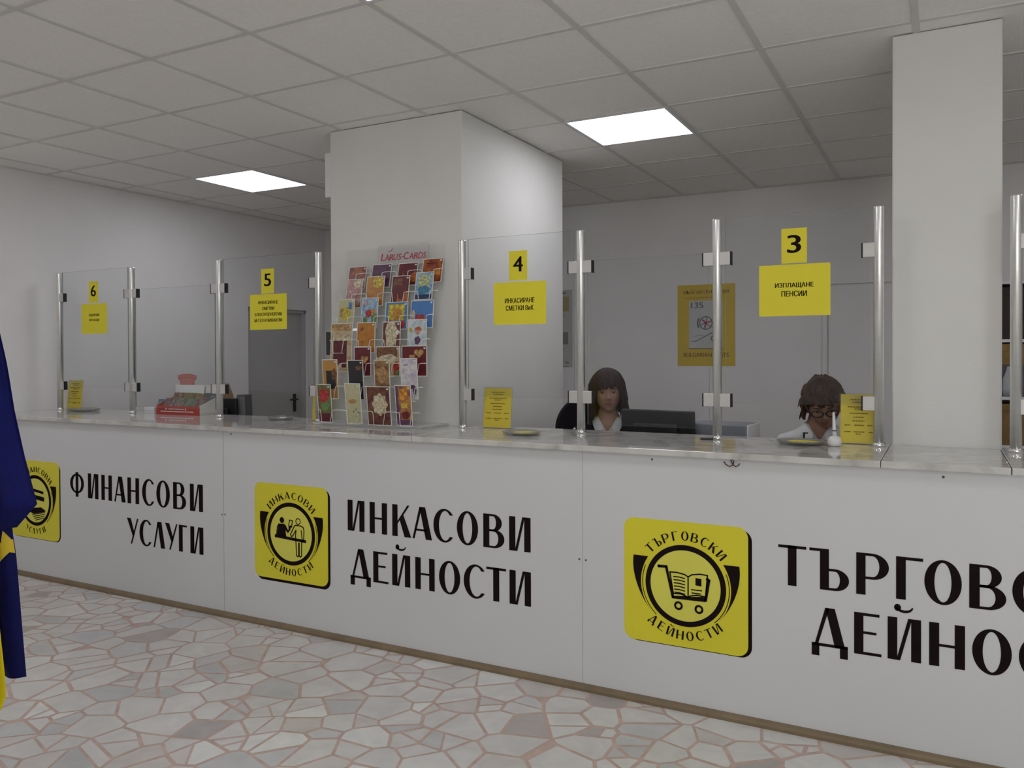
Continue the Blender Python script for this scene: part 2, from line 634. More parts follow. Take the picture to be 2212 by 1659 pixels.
def ceiling():
    rnd = random.Random(3)
    mb = MB()
    i0, i1, j0, j1 = -4, 11, -9, 8
    for i in range(i0, i1):
        for j in range(j0, j1):
            if (i, j) in LAMPS:
                continue
            xa, xb, ya, yb = max(.6 * i, XL), min(.6 * i + .6, XR), max(.6 * j, YF), min(.6 * j + .6, YB)
            if xb - xa < .01 or yb - ya < .01:
                continue
            z = [H + 0.004 + rnd.uniform(-.0012, .0015) for _ in range(4)]
            mb.add([(xa, ya, z[0]), (xb, ya, z[1]), (xb, yb, z[2]), (xa, yb, z[3])], [(3, 2, 1, 0)], 0)
    for i in range(i0, i1 + 1):
        if XL < .6 * i < XR:
            mb.box(.6 * i - .013, .6 * i + .013, YF, YB, H - .001, H + .02, 1)
    for j in range(j0, j1 + 1):
        if YF < .6 * j < YB:
            mb.box(XL, XR, .6 * j - .012, .6 * j + .012, H - .0005, H + .02, 1)
    # wall angle round the edge
    mb.box(XL, XL + .02, YF, YB, H - .003, H + .02, 1)
    mb.box(XL, XR, YB - .02, YB, H - .003, H + .02, 1)
    mb.box(XL - .1, XR + .1, YF - .1, YB + .1, H + .06, H + .12, 0)
    return struct(mb.build('ceiling', [MAT['tile'], MAT['tbar']]))


ceiling()

# left wall with a recessed door
D0, D1, DZ = 3.165, 3.975, 1.885
mb = MB()
mb.box(XL - .12, XL, YF, D0, 0, H + .06)
mb.box(XL - .12, XL, D1, YB + .1, 0, H + .06)
mb.box(XL - .12, XL, D0, D1, DZ, H + .06)
struct(mb.build('wall_left', MAT['wall']))
d = struct(MB().box(XL - .10, XL - .06, D0 + .03, D1 - .03, 0, DZ - .03, 0, .003).build('door_1', MAT['door']))
fr = MB()
fr.box(XL - .11, XL - .02, D0, D0 + .03, 0, DZ)
fr.box(XL - .11, XL - .02, D1 - .03, D1, 0, DZ)
fr.box(XL - .11, XL - .02, D0, D1, DZ - .03, DZ)
fr.build('door_frame', MAT['door'], d)
hd = MB()
hd.box(XL - .06, XL - .052, 3.825, 3.865, .86, 1.04, 0, .002)
hd.tube([(XL - .055, 3.845, .985), (XL - .012, 3.845, .985), (XL - .012, 3.74, .985)], .009, 8)
hd.build('door_handle', MAT['black'], d)

struct(MB().box(XL - .12, XR + .1, YB, YB + .1, 0, H + .06).build('wall_back', MAT['wall']))
d = struct(MB().box(2.925, 3.80, YB - .012, YB - .001, 0.0, 1.94, 0, .002).build('door_2', MAT['wall']))
fr = MB()
fr.box(2.880, 2.912, YB - .018, YB, 0, 1.985, 0, .003)
fr.box(3.813, 3.845, YB - .018, YB, 0, 1.985, 0, .003)
fr.box(2.912, 3.813, YB - .018, YB, 1.953, 1.985, 0, .003)
fr.build('door_frame', MAT['wall'], d)


def wall_with_window(name, wname, axis, pos, a0, a1, wa0, wa1, wz0, wz1, sign):
    mb = MB()

    def bx(m, a, b, z0, z1, t0=0.0, t1=0.12, mat=0, bev=0):
        p0, p1 = sorted((pos + sign * t0, pos + sign * t1))
        if axis == 'x':
            m.box(p0, p1, a, b, z0, z1, mat, bev)
        else:
            m.box(a, b, p0, p1, z0, z1, mat, bev)
    bx(mb, a0, wa0, 0, H + .06)
    bx(mb, wa1, a1, 0, H + .06)
    bx(mb, wa0, wa1, 0, wz0)
    bx(mb, wa0, wa1, wz1, H + .06)
    struct(mb.build(name, MAT['wall']))
    f = MB()
    bx(f, wa0, wa1, wz0, wz0 + .06, .01, .09)
    bx(f, wa0, wa1, wz1 - .06, wz1, .01, .09)
    n = 2
    for k in range(n + 1):
        c = wa0 + .03 + (wa1 - wa0 - .06) * k / n
        bx(f, c - .03, c + .03, wz0 + .06, wz1 - .06, .01, .09)
    w = struct(f.build(wname, MAT['winframe']))
    for k in range(n):
        g = MB()
        c0 = wa0 + .06 + (wa1 - wa0 - .06) * k / n
        c1 = wa0 + (wa1 - wa0 - .06) * (k + 1) / n
        bx(g, c0, c1, wz0 + .06, wz1 - .06, .045, .051)
        g.build('pane', MAT['glass'], w)


wall_with_window('wall_right', 'window_1', 'x', XR, YF, YB + .1, -3.35, -2.05, .30, 2.40, 1)
wall_with_window('wall_front', 'window_2', 'y', YF, XL - .12, XR + .1, 4.25, 6.25, .7, 2.5, -1)

# ceiling lamps: one 60 x 60 LED panel per gap in the grid
lamp0 = None
for (i, j) in LAMPS:
    loc = (.6 * i + .3, .6 * j + .3, H)
    near = {(-2, 3): 'lit square LED ceiling panel at left, between the left wall and the wide pillar',
            (3, 3): 'lit square LED ceiling panel right of the wide pillar, above the clerks',
            (3, -1): 'lit square LED ceiling panel over the customer side, straight in front of the wide pillar'}.get((i, j), 'lit square LED ceiling panel over the rest of the hall, outside the view')
    if lamp0 is None:
        lamp0 = thing('ceiling_lamp', near, 'ceiling light', loc, 0, 'square LED ceiling panels')
        f = MB()
        for a, b, c, e in ((-.298, .298, -.298, -.283), (-.298, .298, .283, .298), (-.298, -.283, -.283, .283), (.283, .298, -.283, .283)):
            f.box(a, b, c, e, -.004, .012)
        f.build('frame', MAT['ledframe'], lamp0)
        q = MB()
        q.prism(rrect(-.283, .283, -.283, .283, .012), -.002, .008, lambda u, v, d: (u, v, d))
        q.build('diffuser', MAT['led'], lamp0)
    else:
        dup(lamp0, loc, 0, near)

# pillars
pl = MB().box(.511, 1.417, 1.320, 2.650, 0, H, 0, .006).build('pillar', MAT['pillar'])
tag(pl, 'wide white square pillar behind the greeting card rack', 'pillar')
pl = MB().box(3.510, 3.903, 1.320, 1.720, 0, H, 0, .006).build('pillar', MAT['pillar'])
tag(pl, 'narrow white pillar at right, beside the number 3 window', 'pillar')

# white box high on the left side of the wide pillar
t = thing('wall_box', 'small white box fixed high on the left side of the wide pillar', 'junction box', (.511, 1.40, 2.36))
MB().box(-.05, 0, -.07, .10, 0, .265, 0, .006).build('housing', MAT['white'], t)
MB().box(-.054, -.05, -.05, .08, .02, .245, 0, .002).build('cover', MAT['offwhite'], t)
# ------------------------------------------------------------------ lettering of the counter signs
# thick stems and hairline joins, drawn letter by letter; every glyph fills w x 1
TS, SS = 0.205, 0.062


def bar(x0, y0, x1, y1):
    return ([(x0, y0), (x1, y0), (x1, y1), (x0, y1)], [])


def bowl(x, y0, y1, w, t):
    """right-hand bowl from the stem edge x to w"""
    h = y1 - y0
    cx, cy = x + (w - x) * .30, (y0 + y1) / 2
    out = [(x, y0)] + arc(cx, cy, w - cx, -PI / 2, PI / 2, 18, h / 2) + [(x, y1)]
    inn = [(x, y0 + SS)] + arc(cx, cy, w - cx - t, -PI / 2, PI / 2, 18, h / 2 - SS) + [(x, y1 - SS)]
    return (out + inn[::-1], [])


def ring_glyph(w, t):
    return (circle(w / 2, .5, w / 2, 40, .515), [circle(w / 2, .5, w / 2 - t, 40, .515 - SS)])


def glyph(ch, w):
    t, s = TS, SS
    if ch in 'ИЙ':
        g = [bar(0, 0, t, 1), bar(w - t, 0, w, 1), ([(t * .9, 0), (t + s, 0), (w - t * .9, 1), (w - t - s, 1)], [])]
        if ch == 'Й':
            up = arc(w * .50, 1.27, w * .27, PI, 2 * PI, 14, .15)
            lo = arc(w * .50, 1.25, w * .21, 2 * PI, PI, 14, .065)
            g.append((up + lo, []))
            g.append((circle(w * .30, 1.235, .075, 14, .085), []))
        return g
    if ch == 'Н':
        return [bar(0, 0, t, 1), bar(w - t, 0, w, 1), bar(t, .46, w - t, .46 + s)]
    if ch == 'К':
        return [bar(0, 0, t, 1), ([(t, .40), (t, .49), (w * .86 - s * .8, 1), (w * .86 + s * .6, 1)], []),
                ([(t + (w - t) * .16, .51), (t + (w - t) * .42, .70), (w, 0), (w - t * 1.25, 0)], [])]
    if ch in 'АЛДΛ':
        y0 = 0 if ch != 'Д' else .05
        wl, wr = (0, w) if ch != 'Д' else (w * .07, w * .93)
        ax = wl + (wr - wl) * .36
        g = [([(wl, y0), (wl + s * 1.25, y0), (ax + s * 1.5, 1), (ax, 1)], []),
             ([(wr - t * 1.12, y0), (wr, y0), (ax + t * 1.05, 1), (ax, 1)], [])]
        if ch == 'А':
            g.append(bar(wl + (ax - wl) * .30, .25, wr - t * .9, .25 + s))
        if ch == 'Д':
            g += [bar(0, .05, w, .05 + s * 1.15), bar(0, -.19, t * .86, .08), bar(w - t * .86, -.19, w, .08)]
        return g
    if ch == 'С':
        a0, a1 = math.radians(40), math.radians(320)
        out = arc(w * .56, .5, w * .56, a0, a1, 34, .515)
        inn = arc(w * .60, .5, w * .60 - t, a1 - .10, a0 + .10, 34, .515 - s)
        return [(out + inn, [])]
    if ch == 'О':
        return [ring_glyph(w, t)]
    if ch == 'В':
        return [bar(0, 0, t, 1), bowl(t, .49, 1, w * .88, t * .95), bowl(t, 0, .49 + s, w, t)]
    if ch == 'Р':
        return [bar(0, 0, t, 1), bowl(t, .38, 1, w, t)]
    if ch == 'Ъ':
        x = w * .27
        return [bar(x, 0, x + t, 1), bar(0, 1 - s * 1.1, x, 1), bowl(x + t, 0, .53, w, t)]
    if ch == 'Т':
        return [bar(0, 1 - s * 1.15, w, 1), bar(w / 2 - t / 2, 0, w / 2 + t / 2, 1)]
    if ch == 'Г':
        return [bar(0, 0, t, 1), bar(t, 1 - s * 1.15, w, 1)]
    if ch == 'Е':
        return [bar(0, 0, t, 1), bar(t, 1 - s * 1.1, w * .93, 1), bar(t, .50, w * .82, .50 + s), bar(t, 0, w, s * 1.1)]
    if ch == 'У':
        return [([(0, 1), (t * 1.1, 1), (w * .68, .40), (w * .55, .24)], []),
                ([(w - s * 1.2, 1), (w, 1), (w * .44, 0), (w * .44 - s * 1.3, 0)], [])]
    if ch == 'Ф':
        c = w / 2
        return [bar(c - t * .42, 0, c + t * .42, 1), (circle(c, .54, c, 40, .40), [circle(c, .54, c - t * .85, 40, .40 - s)])]
    return [bar(0, 0, w, 1)]


def put_glyph(mb, ch, x0, x1, z0, z1, y, mat=0):
    h = z1 - z0
    for out, holes in glyph(ch, (x1 - x0) / h):
        mb.poly([(x0 + u * h, z0 + v * h) for u, v in out], [[(x0 + u * h, z0 + v * h) for u, v in hl] for hl in holes],
                lambda u, v: (u, y, v), mat)


NARROW = {'О': .72, 'С': .70, 'Г': .60, 'Е': .62, 'Т': .66, 'У': .68}


def arc_text(mb, word, cx, cz, r, h, a_mid, span, up, y, mat=0):
    """small letters set round the ring; up: tops point outwards"""
    n = len(word)
    for i, ch in enumerate(word):
        f = (i + .5) / n - .5
        a = a_mid - f * span if up else a_mid + f * span
        w = span * r / n * .80 / h * NARROW.get(ch, .72) / .70
        c, s = math.cos(a), math.sin(a)
        ex = (s, -c) if up else (-s, c)
        ey = (c, s) if up else (-c, -s)
        rb = r if up else r + h
        bx, bz = cx + c * rb, cz + s * rb
        for out, holes in glyph(ch, w):
            tf = lambda u, v: (bx + ex[0] * (u - w / 2) * h + ey[0] * v * h, bz + ex[1] * (u - w / 2) * h + ey[1] * v * h)
            mb.poly([tf(*p) for p in out], [[tf(*p) for p in hl] for hl in holes], lambda u, v: (u, y, v), mat)


# ------------------------------------------------------------------ the counter
YC = 0.74          # front face of the counter
ZT = 1.039         # top of the marble


def panel(x0, x1, label, words, rows, pict, ring_x, o):
    root = thing('counter_front_panel', label, 'counter panel', (0, 0, 0))
    MB().box(x0 + (.0018 if x0 == .24 else .0006), x1 - (.0018 if x1 == .24 else .0006), YC, YC + .018, .004, 1.0135, 0, .0006, 1).build('board', MAT['panelwhite'], root)
    # lettering
    for ri, (z0, z1, letters) in enumerate(rows):
        lt = MB()
        for ch, a, b in letters:
            put_glyph(lt, ch, a, b, z0, z1, YC - .0012)
        lt.build('lettering', MAT['ink'], root)
    # emblem plate
    cx, cz = ring_x, .4975
    em = MB()
    em.prism(rrect(cx - .254, cx + .246, .252, .752, .042), YC - .0016, YC, lambda u, v, d: (u, d, v), 0)
    e = em.build('emblem', MAT['yellow'], root)
    sh = MB()
    sh.prism(rrect(cx - .240, cx + .246 + o[0], .252 + o[1], .742, .042), YC - .0008, YC, lambda u, v, d: (u, d, v), 0)
    sh.build('emblem_shadow', MAT['ink'], e)  # drop shadow of the emblem, drawn as a black shape offset behind it
    y1, y2 = YC - .0022, YC - .0028
    ds = MB()
    ds.poly(circle(cx, cz, .150, 64), [], lambda u, v: (u, y1, v))
    ds.build('disc', MAT['yellow2'], e)
    rg = MB()
    rg.poly(circle(cx, cz, .1625, 72), [circle(cx, cz, .1415, 72)], lambda u, v: (u, y2, v))
    for sg in (-1, 1):
        ang = lambda dgr: math.radians(dgr)
        inner = [(p[0] * sg, p[1]) for p in arc(0, 0, .182, ang(34), ang(-41), 16)]
        # outer edge: a soft curve from the flat top down to the tip
        P0, P1, P2, P3 = Vector((.213, .102)), Vector((.224, .03)), Vector((.190, -.06)), Vector((.1375, -.1195))
        outer = []
        for k in range(17):
            tt = k / 16
            q = P0 * (1 - tt) ** 3 + P1 * 3 * tt * (1 - tt) ** 2 + P2 * 3 * tt * tt * (1 - tt) + P3 * tt ** 3
            outer.append((q.x * sg, q.y))
        rg.poly([(cx + p[0], cz + p[1]) for p in outer + inner[::-1]], [], lambda u, v: (u, y2, v))
        thin = [(p[0] * sg, p[1]) for p in arc(0, 0, .1765, ang(22), ang(-48), 18)] + [(p[0] * sg, p[1]) for p in arc(0, 0, .1735, ang(-48), ang(22), 18)]
        rg.poly([(cx + p[0], cz + p[1]) for p in thin], [], lambda u, v: (u, y2, v))
    rg.build('horn_ring', MAT['ink'], e)
    at = MB()
    arc_text(at, words[0], cx, cz, .181, .036, PI / 2, math.radians(words[2]), True, y2)
    at.build('emblem_lettering', MAT['ink'], e)
    at = MB()
    arc_text(at, words[1], cx, cz, .181, .036, -PI / 2, math.radians(words[3]), False, y2)
    at.build('emblem_lettering', MAT['ink'], e)
    pc = MB()
    pict(pc, lambda u, v: (cx + u, y2 - .0003, cz + v))
    pc.build('pictogram', MAT['ink'], e)
    return root


def pict_documents(mb, mp):
    mb.poly([(-.10, .085), (.085, .062), (.085, .045), (-.10, .066)], [], mp)
    mb.poly([(-.11, .046), (.092, .026), (.092, -.002), (-.11, .020)], [], mp)
    mb.poly([(-.10, -.005), (-.03, -.012), (.0, -.030), (-.03, -.040), (-.10, -.03)], [], mp)
    mb.poly([(-.06, -.055), (.06, -.040), (.105, -.058), (.10, -.066), (-.02, -.088), (-.06, -.078)], [], mp)
    for k in range(4):
        mb.stroke([(-.035 + .012 * k, -.094 - .011 * k), (.10 - .004 * k, -.070 - .012 * k)], .005, mp)


def pict_counter_service(mb, mp):
    def c(x, y):
        return ((x - 372) * .000942, -((y - 497) - .087 * (x - 372)) * .000717)

    def pg(*pts):
        mb.poly([c(*p) for p in pts], [], mp)

    def st(w, *pts, closed=False):
        mb.stroke([c(*p) for p in pts], w * 1.2, mp, closed=closed)
    hx, hy = c(308, 398)
    mb.poly(circle(hx, hy, .0155, 24), [], mp)
    pg((285, 424), (322, 424), (336, 434), (352, 470), (368, 448), (372, 462), (352, 492), (334, 470), (340, 520), (274, 506))
    st(.007, (286, 428), (275, 450), (270, 500))
    pg((255, 502), (482, 537), (482, 558), (255, 524))
    st(.0045, (364, 396), (385, 401), (378, 448), (357, 440), closed=True)
    st(.008, (360, 455), (372, 440))
    hx, hy = c(425, 405)
    mb.poly(circle(hx, hy, .0175, 24), [circle(hx, hy, .0125, 24)], mp)
    st(.005, (407, 433), (398, 440), (370, 500), (376, 514), (386, 510), (410, 468))
    st(.005, (407, 433), (445, 437), (462, 448), (467, 470), (464, 545), (455, 546), (448, 470))
    st(.005, (410, 468), (407, 510), (413, 650), (420, 658), (428, 654), (429, 560), (433, 560), (433, 655), (442, 659), (449, 652), (450, 545))


def pict_cart(mb, mp):
    def c(x, y):
        return ((x - 441) * .00077, -((y - 452) - .095 * (x - 441)) * .00076)

    def st(w, *pts, closed=False):
        mb.stroke([c(*p) for p in pts], w * 1.32, mp, closed=closed)

    def pg(*pts):
        mb.poly([c(*p) for p in pts], [], mp)
    st(.0085, (302, 350), (342, 352), (378, 513))
    hx, hy = c(303, 350)
    mb.poly(circle(hx, hy, .0062, 14), [], mp)
    pg((370, 500), (382, 505), (450, 505), (458, 514), (468, 508), (530, 505), (552, 512), (548, 532), (376, 520))
    st(.0085, (548, 524), (566, 420), (556, 412))
    for x, y in ((407, 557), (514, 572)):
        hx, hy = c(x, y)
        mb.poly(circle(hx, hy, .0178, 28), [circle(hx, hy, .0092, 22)], mp)
    # open book
    st(.004, (362, 380), (400, 382), (440, 392), (458, 404), (478, 392), (520, 388), (558, 394), (548, 505), (505, 498), (470, 503), (458, 512), (444, 504), (420, 495), (380, 493), closed=True)
    st(.004, (458, 404), (458, 512))
    for k in range(6):
        y = 404 + k * 16.5
        st(.0035, (382 + k * 1.2, y), (412, y + 2), (440, y + 9))
    pg((496, 408), (527, 413), (527, 452), (496, 447))
    for k, (a, b) in enumerate(((475, 528), (478, 522))):
        st(.0035, (a, 470 + k * 17), (b, 474 + k * 17))


R1 = (.554, .706)
R2 = (.316, .467)
panel(-2.026, .240, 'left counter front panel with the emblem half hidden by the blue flag', ('ФИНАНСОВИ', 'УСЛУГИ', 108, 62),
      [(R1[0], R1[1], [('Ф', -1.087, -.953), ('И', -.914, -.816), ('Н', -.787, -.690), ('А', -.668, -.566), ('Н', -.549, -.447), ('С', -.420, -.316), ('О', -.298, -.185), ('В', -.158, -.052), ('И', -.021, .082)]),
       (R2[0], R2[1], [('У', -.556, -.455), ('С', -.446, -.342), ('Л', -.325, -.228), ('У', -.226, -.124), ('Г', -.113, -.047), ('И', -.020, .083)])],
      pict_documents, -1.441, (.009, -.003))
panel(.240, 2.354, 'middle counter front panel with an emblem of two people at a desk', ('ИНКАСОВИ', 'ДЕЙНОСТИ', 104, 92),
      [(R1[0], R1[1], [('И', 1.098, 1.202), ('Н', 1.234, 1.338), ('К', 1.369, 1.479), ('А', 1.486, 1.596), ('С', 1.604, 1.713), ('О', 1.732, 1.845), ('В', 1.872, 1.980), ('И', 2.004, 2.110)]),
       (R2[0], R2[1], [('Д', 1.114, 1.239), ('Е', 1.254, 1.345), ('Й', 1.367, 1.472), ('Н', 1.501, 1.610), ('О', 1.634, 1.749), ('С', 1.768, 1.880), ('Т', 1.887, 1.988), ('И', 2.005, 2.111)])],
      pict_counter_service, .726, (.014, -.014))
panel(2.354, 4.62, 'right counter front panel with a shopping cart emblem', ('ТЪРГОВСКИ', 'ДЕЙНОСТИ', 104, 92),
      [(R1[0] - .003, R1[1] - .004, [('Т', 3.152, 3.252), ('Ъ', 3.263, 3.399), ('Р', 3.423, 3.530), ('Г', 3.553, 3.638), ('О', 3.642, 3.756), ('В', 3.778, 3.886), ('С', 3.903, 4.012), ('К', 4.036, 4.146), ('И', 4.166, 4.272)]),
       (R2[0] + .018, R2[1] + .018, [('Д', 3.271, 3.395), ('Е', 3.416, 3.506), ('Й', 3.526, 3.632), ('Н', 3.657, 3.766), ('О', 3.787, 3.902), ('С', 3.922, 4.034), ('Т', 4.042, 4.143), ('И', 4.166, 4.272)])],
      pict_cart, 2.795, (.014, -.003))
panels = [o for o in COL.objects if o.name.startswith('counter_front_panel')]
for root, spots in zip(panels, ([(.228, .554)], [(.252, .556), (2.340, .552), (.30, .998)], [(2.370, .551), (2.66, .994), (3.70, .992)])):
    for x, z in spots:
        MB().lathe([(.0045, 0), (.0045, .0012), (.002, .002)], 12, xf=Matrix.Translation((x, YC, z)) @ Matrix.Rotation(PI / 2, 4, 'X')).build('screw', MAT['greyd'], root)

struct(MB().box(.20, .28, YC + .0185, YC + .024, .004, 1.0135).build('seam_backing', MAT['black']))  # black strip added behind the seam so the gap shows dark

# skirting strip along the counter foot
sk = MB()
prof = [(0, 0), (-.022, 0), (-.022, .012), (-.017, .021), (-.008, .026), (0, .027)]
n = len(prof)
vs = [(XL, YC + a, b) for a, b in prof] + [(4.62, YC + a, b) for a, b in prof]
sk.add(vs, [(i, (i + 1) % n, n + (i + 1) % n, n + i) for i in range(n)] + [tuple(range(n)), tuple(n + i for i in reversed(range(n)))])
struct(sk.build('trim_1', MAT['trim'], fix=True))

# marble counter tops, in the pieces the joints show
for x0, x1, y1, lab in ((XL, .6455, 1.40, 'marble counter top piece at left, under the number 5 and 6 windows'),
                        (.6485, 1.4985, 1.318, 'marble counter top piece under the greeting card rack'),
                        (1.5015, 3.5025, 1.40, 'long marble counter top piece under the number 3 and 4 windows'),
                        (3.5055, 3.8975, 1.318, 'short marble counter top piece in front of the narrow pillar'),
                        (3.9005, 4.62, 1.40, 'marble counter top piece at the right edge, beyond the narrow pillar')):
    o = MB().box(x0, x1, .712, y1, ZT - .025, ZT, 0, .003).build('marble_counter_top', MAT['marble'])
    tag(o, lab, 'counter top', 'marble counter tops')

# bent dark wire under the counter edge
w = MB()
pts = [(-.034, 0, -.010), (-.026, -.004, -.020), (-.010, -.006, -.027), (.002, -.004, -.020), (.004, 0, -.008), (-.004, .003, 0), (-.008, .002, -.006), (.002, -.004, -.020), (.012, -.006, -.026), (.022, -.004, -.022), (.026, 0, -.014)]
w.tube([(2.985 + a, .735 + b - .004, 1.013 + c) for a, b, c in pts], .0022, 6)
o = w.build('bent_wire', pm('dark_red_wire', (.05, .008, .008), .5))
tag(o, 'small twist of dark wire hanging under the counter edge', 'wire')
# ------------------------------------------------------------------ screen posts, clamps and glass
YG = 1.214
clampM = MB().box(-.027, .027, -.013, .013, -.0295, .0295, 0, .0025).mesh('clamp', [MAT['clamp']])
gasketM = MB().box(-.003, .003, -.0135, .0135, -.030, .030, 0, .001).mesh('gasket', [MAT['rubber']])
tubeM = MB().lathe([(.0200, .012), (.0200, .978), (.0192, .982), (.010, .984)], 32).mesh('post_tube', [MAT['alu']])
collarM = MB().lathe([(.0235, 0), (.0235, .008), (.0212, .014), (.0205, .016)], 32).mesh('collar', [MAT['chrome']])


def post(x, sides, label):
    r = thing('screen_post', label, 'post', (x, YG, ZT), 0, 'aluminium posts of the glass screens')
    link('tube', tubeM, r)
    link('collar', collarM, r)
    for s in sides:
        for z in (.806, .176):
            c = link('glass_clamp', clampM, r, (s * .0335, 0, z))
            link('gasket', gasketM, c, (s * .0285, 0, 0))
    return r


post(-1.897, (1,), 'aluminium post at the far left end of the counter, left of the number 6 pane')
post(-1.117, (-1, 1), 'aluminium post right of the number 6 pane')
post(-.295, (-1, 1), 'aluminium post left of the number 5 pane, beside the red ticket box')
post(.508, (-1,), 'aluminium post left of the greeting card rack')
post(1.481, (1,), 'aluminium post left of the number 4 pane, in front of the wide pillar')
post(2.151, (-1, 1), 'aluminium post right of the number 4 pane, beside the dark haired clerk')
post(2.809, (-1, 1), 'aluminium post left of the number 3 pane, in front of the ochre poster')
post(3.466, (-1,), 'aluminium post between the number 3 pane and the narrow pillar')
post(3.943, (1,), 'aluminium post at the right edge, beyond the narrow pillar')


def pane(x0, x1, z0, z1, label):
    m = MB()
    m.box(x0, x1, YG - .004, YG + .004, z0, z1, 0)
    for i, f in enumerate(m.f):     # the ground edges read darker than the face
        c = [sum(m.v[k][a] for k in f) / 4 for a in range(3)]
        if abs(c[1] - YG) < .002:
            m.m[i] = 1
    o = m.build('glass_pane', [MAT['glass'], MAT['glassedge']])
    return tag(o, label, 'glass screen', 'glass screens on the counter')


TZ0, TZ1, SZ0, SZ1 = 1.206, 2.024, 1.084, 1.872
for a, b, tall, lab in ((-1.897, -1.117, 1, 'tall glass pane with the number 6 card'), (-1.117, -.295, 0, 'lower glass pane without a sign, behind the red ticket box'),
                        (-.295, .508, 1, 'tall glass pane with the number 5 card'), (1.481, 2.151, 1, 'tall glass pane with the number 4 card'),
                        (2.151, 2.809, 0, 'lower glass pane without a sign, in front of the dark haired clerk'), (2.809, 3.466, 1, 'tall glass pane with the number 3 card'),
                        (3.943, 4.60, 1, 'tall glass pane at the right edge, beyond the narrow pillar')):
    pane(a + .036, b - .036, TZ0 if tall else SZ0, TZ1 if tall else SZ1, lab)

# ------------------------------------------------------------------ yellow sheets on the glass
YS = YG - .0046


def sheet(name, x, z0, z1, w, lines, label, cat, group, bold=.0, curl=.0, mat='paper'):
    r = thing(name, label, cat, (x, YS, z0), 0, group)
    h = z1 - z0
    MB().box(-w / 2, w / 2, -.0006, 0, 0, h).build('sheet', MAT[mat], r)
    t = MB()
    for body, v, hh, ww in lines:
        t.text(body, 0, v, ww, hh, lambda a, b: (a, -.0010, b), 0, bold)
    t.build('lettering', MAT['ink'], r)
    return r


for num, x, w in (('6', -1.511, .100), ('5', .118, .104), ('4', 1.812, .103), ('3', 3.137, .104)):
    dz = .011 if num == '3' else 0
    sheet('number_card', x, 1.797 + dz, 1.946 + dz, w, [(num, .044, .076, .052)], 'small yellow card with a black number %s taped high on the glass' % num, 'sign', 'number cards', .020)
sheet('service_sign', -1.505, 1.582, 1.790, .276, [('ПАРИЧНИ', .120, .0185, .110), ('ПРЕВОДИ', .084, .0185, .110)], 'yellow sheet with two short lines of print under the number 6', 'sign', 'service signs', .030)
sheet('service_sign', .121, 1.580, 1.793, .297, [('ИНКАСИРАНЕ', .154, .020, .158), ('СМЕТКИ', .118, .020, .096), ('ЕЛЕКТРОЕНЕРГИЯ', .082, .020, .214), ('М-ТЕЛ И ВИВАКОМ', .046, .020, .220)], 'yellow sheet with four lines of print under the number 5', 'sign', 'service signs', .030)
sheet('service_sign', 1.820, 1.575, 1.789, .296, [('ИНКАСИРАНЕ', .108, .026, .166), ('СМЕТКИ ВиК', .070, .026, .156)], 'yellow sheet with two lines of print under the number 4', 'sign', 'service signs', .030)
sheet('service_sign', 3.137, 1.583, 1.803, .290, [('ИЗПЛАЩАНЕ', .118, .024, .156), ('ПЕНСИИ', .083, .024, .102)], 'yellow sheet with two lines of print under the number 3', 'sign', 'service signs', .030)


# ------------------------------------------------------------------ small stands, trays, pens on the marble
def info_stand(x, y, rz, label, w=.150, h=.210, seed=1):
    r = thing('info_stand', label, 'sign holder', (x, y, ZT), rz, 'yellow notices in acrylic stands')
    tilt = Matrix.Rotation(-.10, 4, 'X')
    f = MB()
    f.box(-w / 2 - .004, w / 2 + .004, -.0035, -.0015, .002, h + .006, 0, xf=tilt)
    f.box(-w / 2 - .004, w / 2 + .004, .0015, .0035, .002, h + .006, 0, xf=tilt)
    f.box(-w / 2 - .004, w / 2 + .004, -.004, .065, 0, .003, 0)
    f.build('holder', MAT['acrylic'], r)
    MB().box(-w / 2, w / 2, -.0006, .0006, .004, h, 0, xf=tilt).build('notice', MAT['paperdim'], r)
    t = MB()
    rnd = random.Random(seed)
    for v, a, b in ((.186, .28, .78), (.175, .34, .72), (.155, .20, .85), (.146, .40, .62), (.128, .26, .78), (.112, .36, .66), (.096, .34, .68), (.078, .12, .28), (.078, .40, .66), (.078, .76, .94), (.050, .12, .30), (.050, .38, .68), (.050, .80, .93), (.041, .44, .58)):
        u = a
        while u < b:
            e = min(b, u + rnd.uniform(.03, .08))
            t.add([tilt @ Vector(((q - .5) * w, -.0040, v * h / .21 + dz)) for q, dz in ((u, 0), (e, 0), (e, .0036), (u, .0036))], [(0, 1, 2, 3)])
            u = e + .014
    t.build('print', MAT['inkolive'], r)
    return r


info_stand(1.653, 1.268, .02, 'yellow notice in an acrylic stand on the marble under the number 4 sign', w=.160, seed=1)
info_stand(3.383, 1.270, -.02, 'yellow notice in an acrylic stand at right, behind the white pen stand', w=.138, seed=2)
info_stand(-1.850, 1.285, .06, 'yellow notice in an acrylic stand under the number 6 sign', w=.150, seed=3)
info_stand(.487, 1.262, .30, 'yellow notice in an acrylic stand partly hidden behind the post left of the card rack', w=.120, seed=4)

DISH = glassy('smoky_dish', (.62, .62, .60), 1.5, .05, haze=.14)


def coin_dish(x, y, label, rz=0, insert=True, w=.115, d=.075):
    r = thing('coin_dish', label, 'coin tray', (x, y, ZT), rz, 'oval coin dishes')
    m = MB()
    prof = [(.55, 0), (.92, .004), (1.0, .014), (1.0, .019), (.95, .018), (.84, .0085), (.3, .006)]
    m.lathe(prof, 40, xf=Matrix.Diagonal((w, d, 1, 1)))
    m.build('dish', DISH, r)
    if insert:
        MB().lathe([(.70, .0085), (.74, .0092), (.70, .0098)], 36, xf=Matrix.Translation((w * .14, d * .18, 0)) @ Matrix.Diagonal((w, d, 1, 1))).build('insert', MAT['paper'], r)
    return r


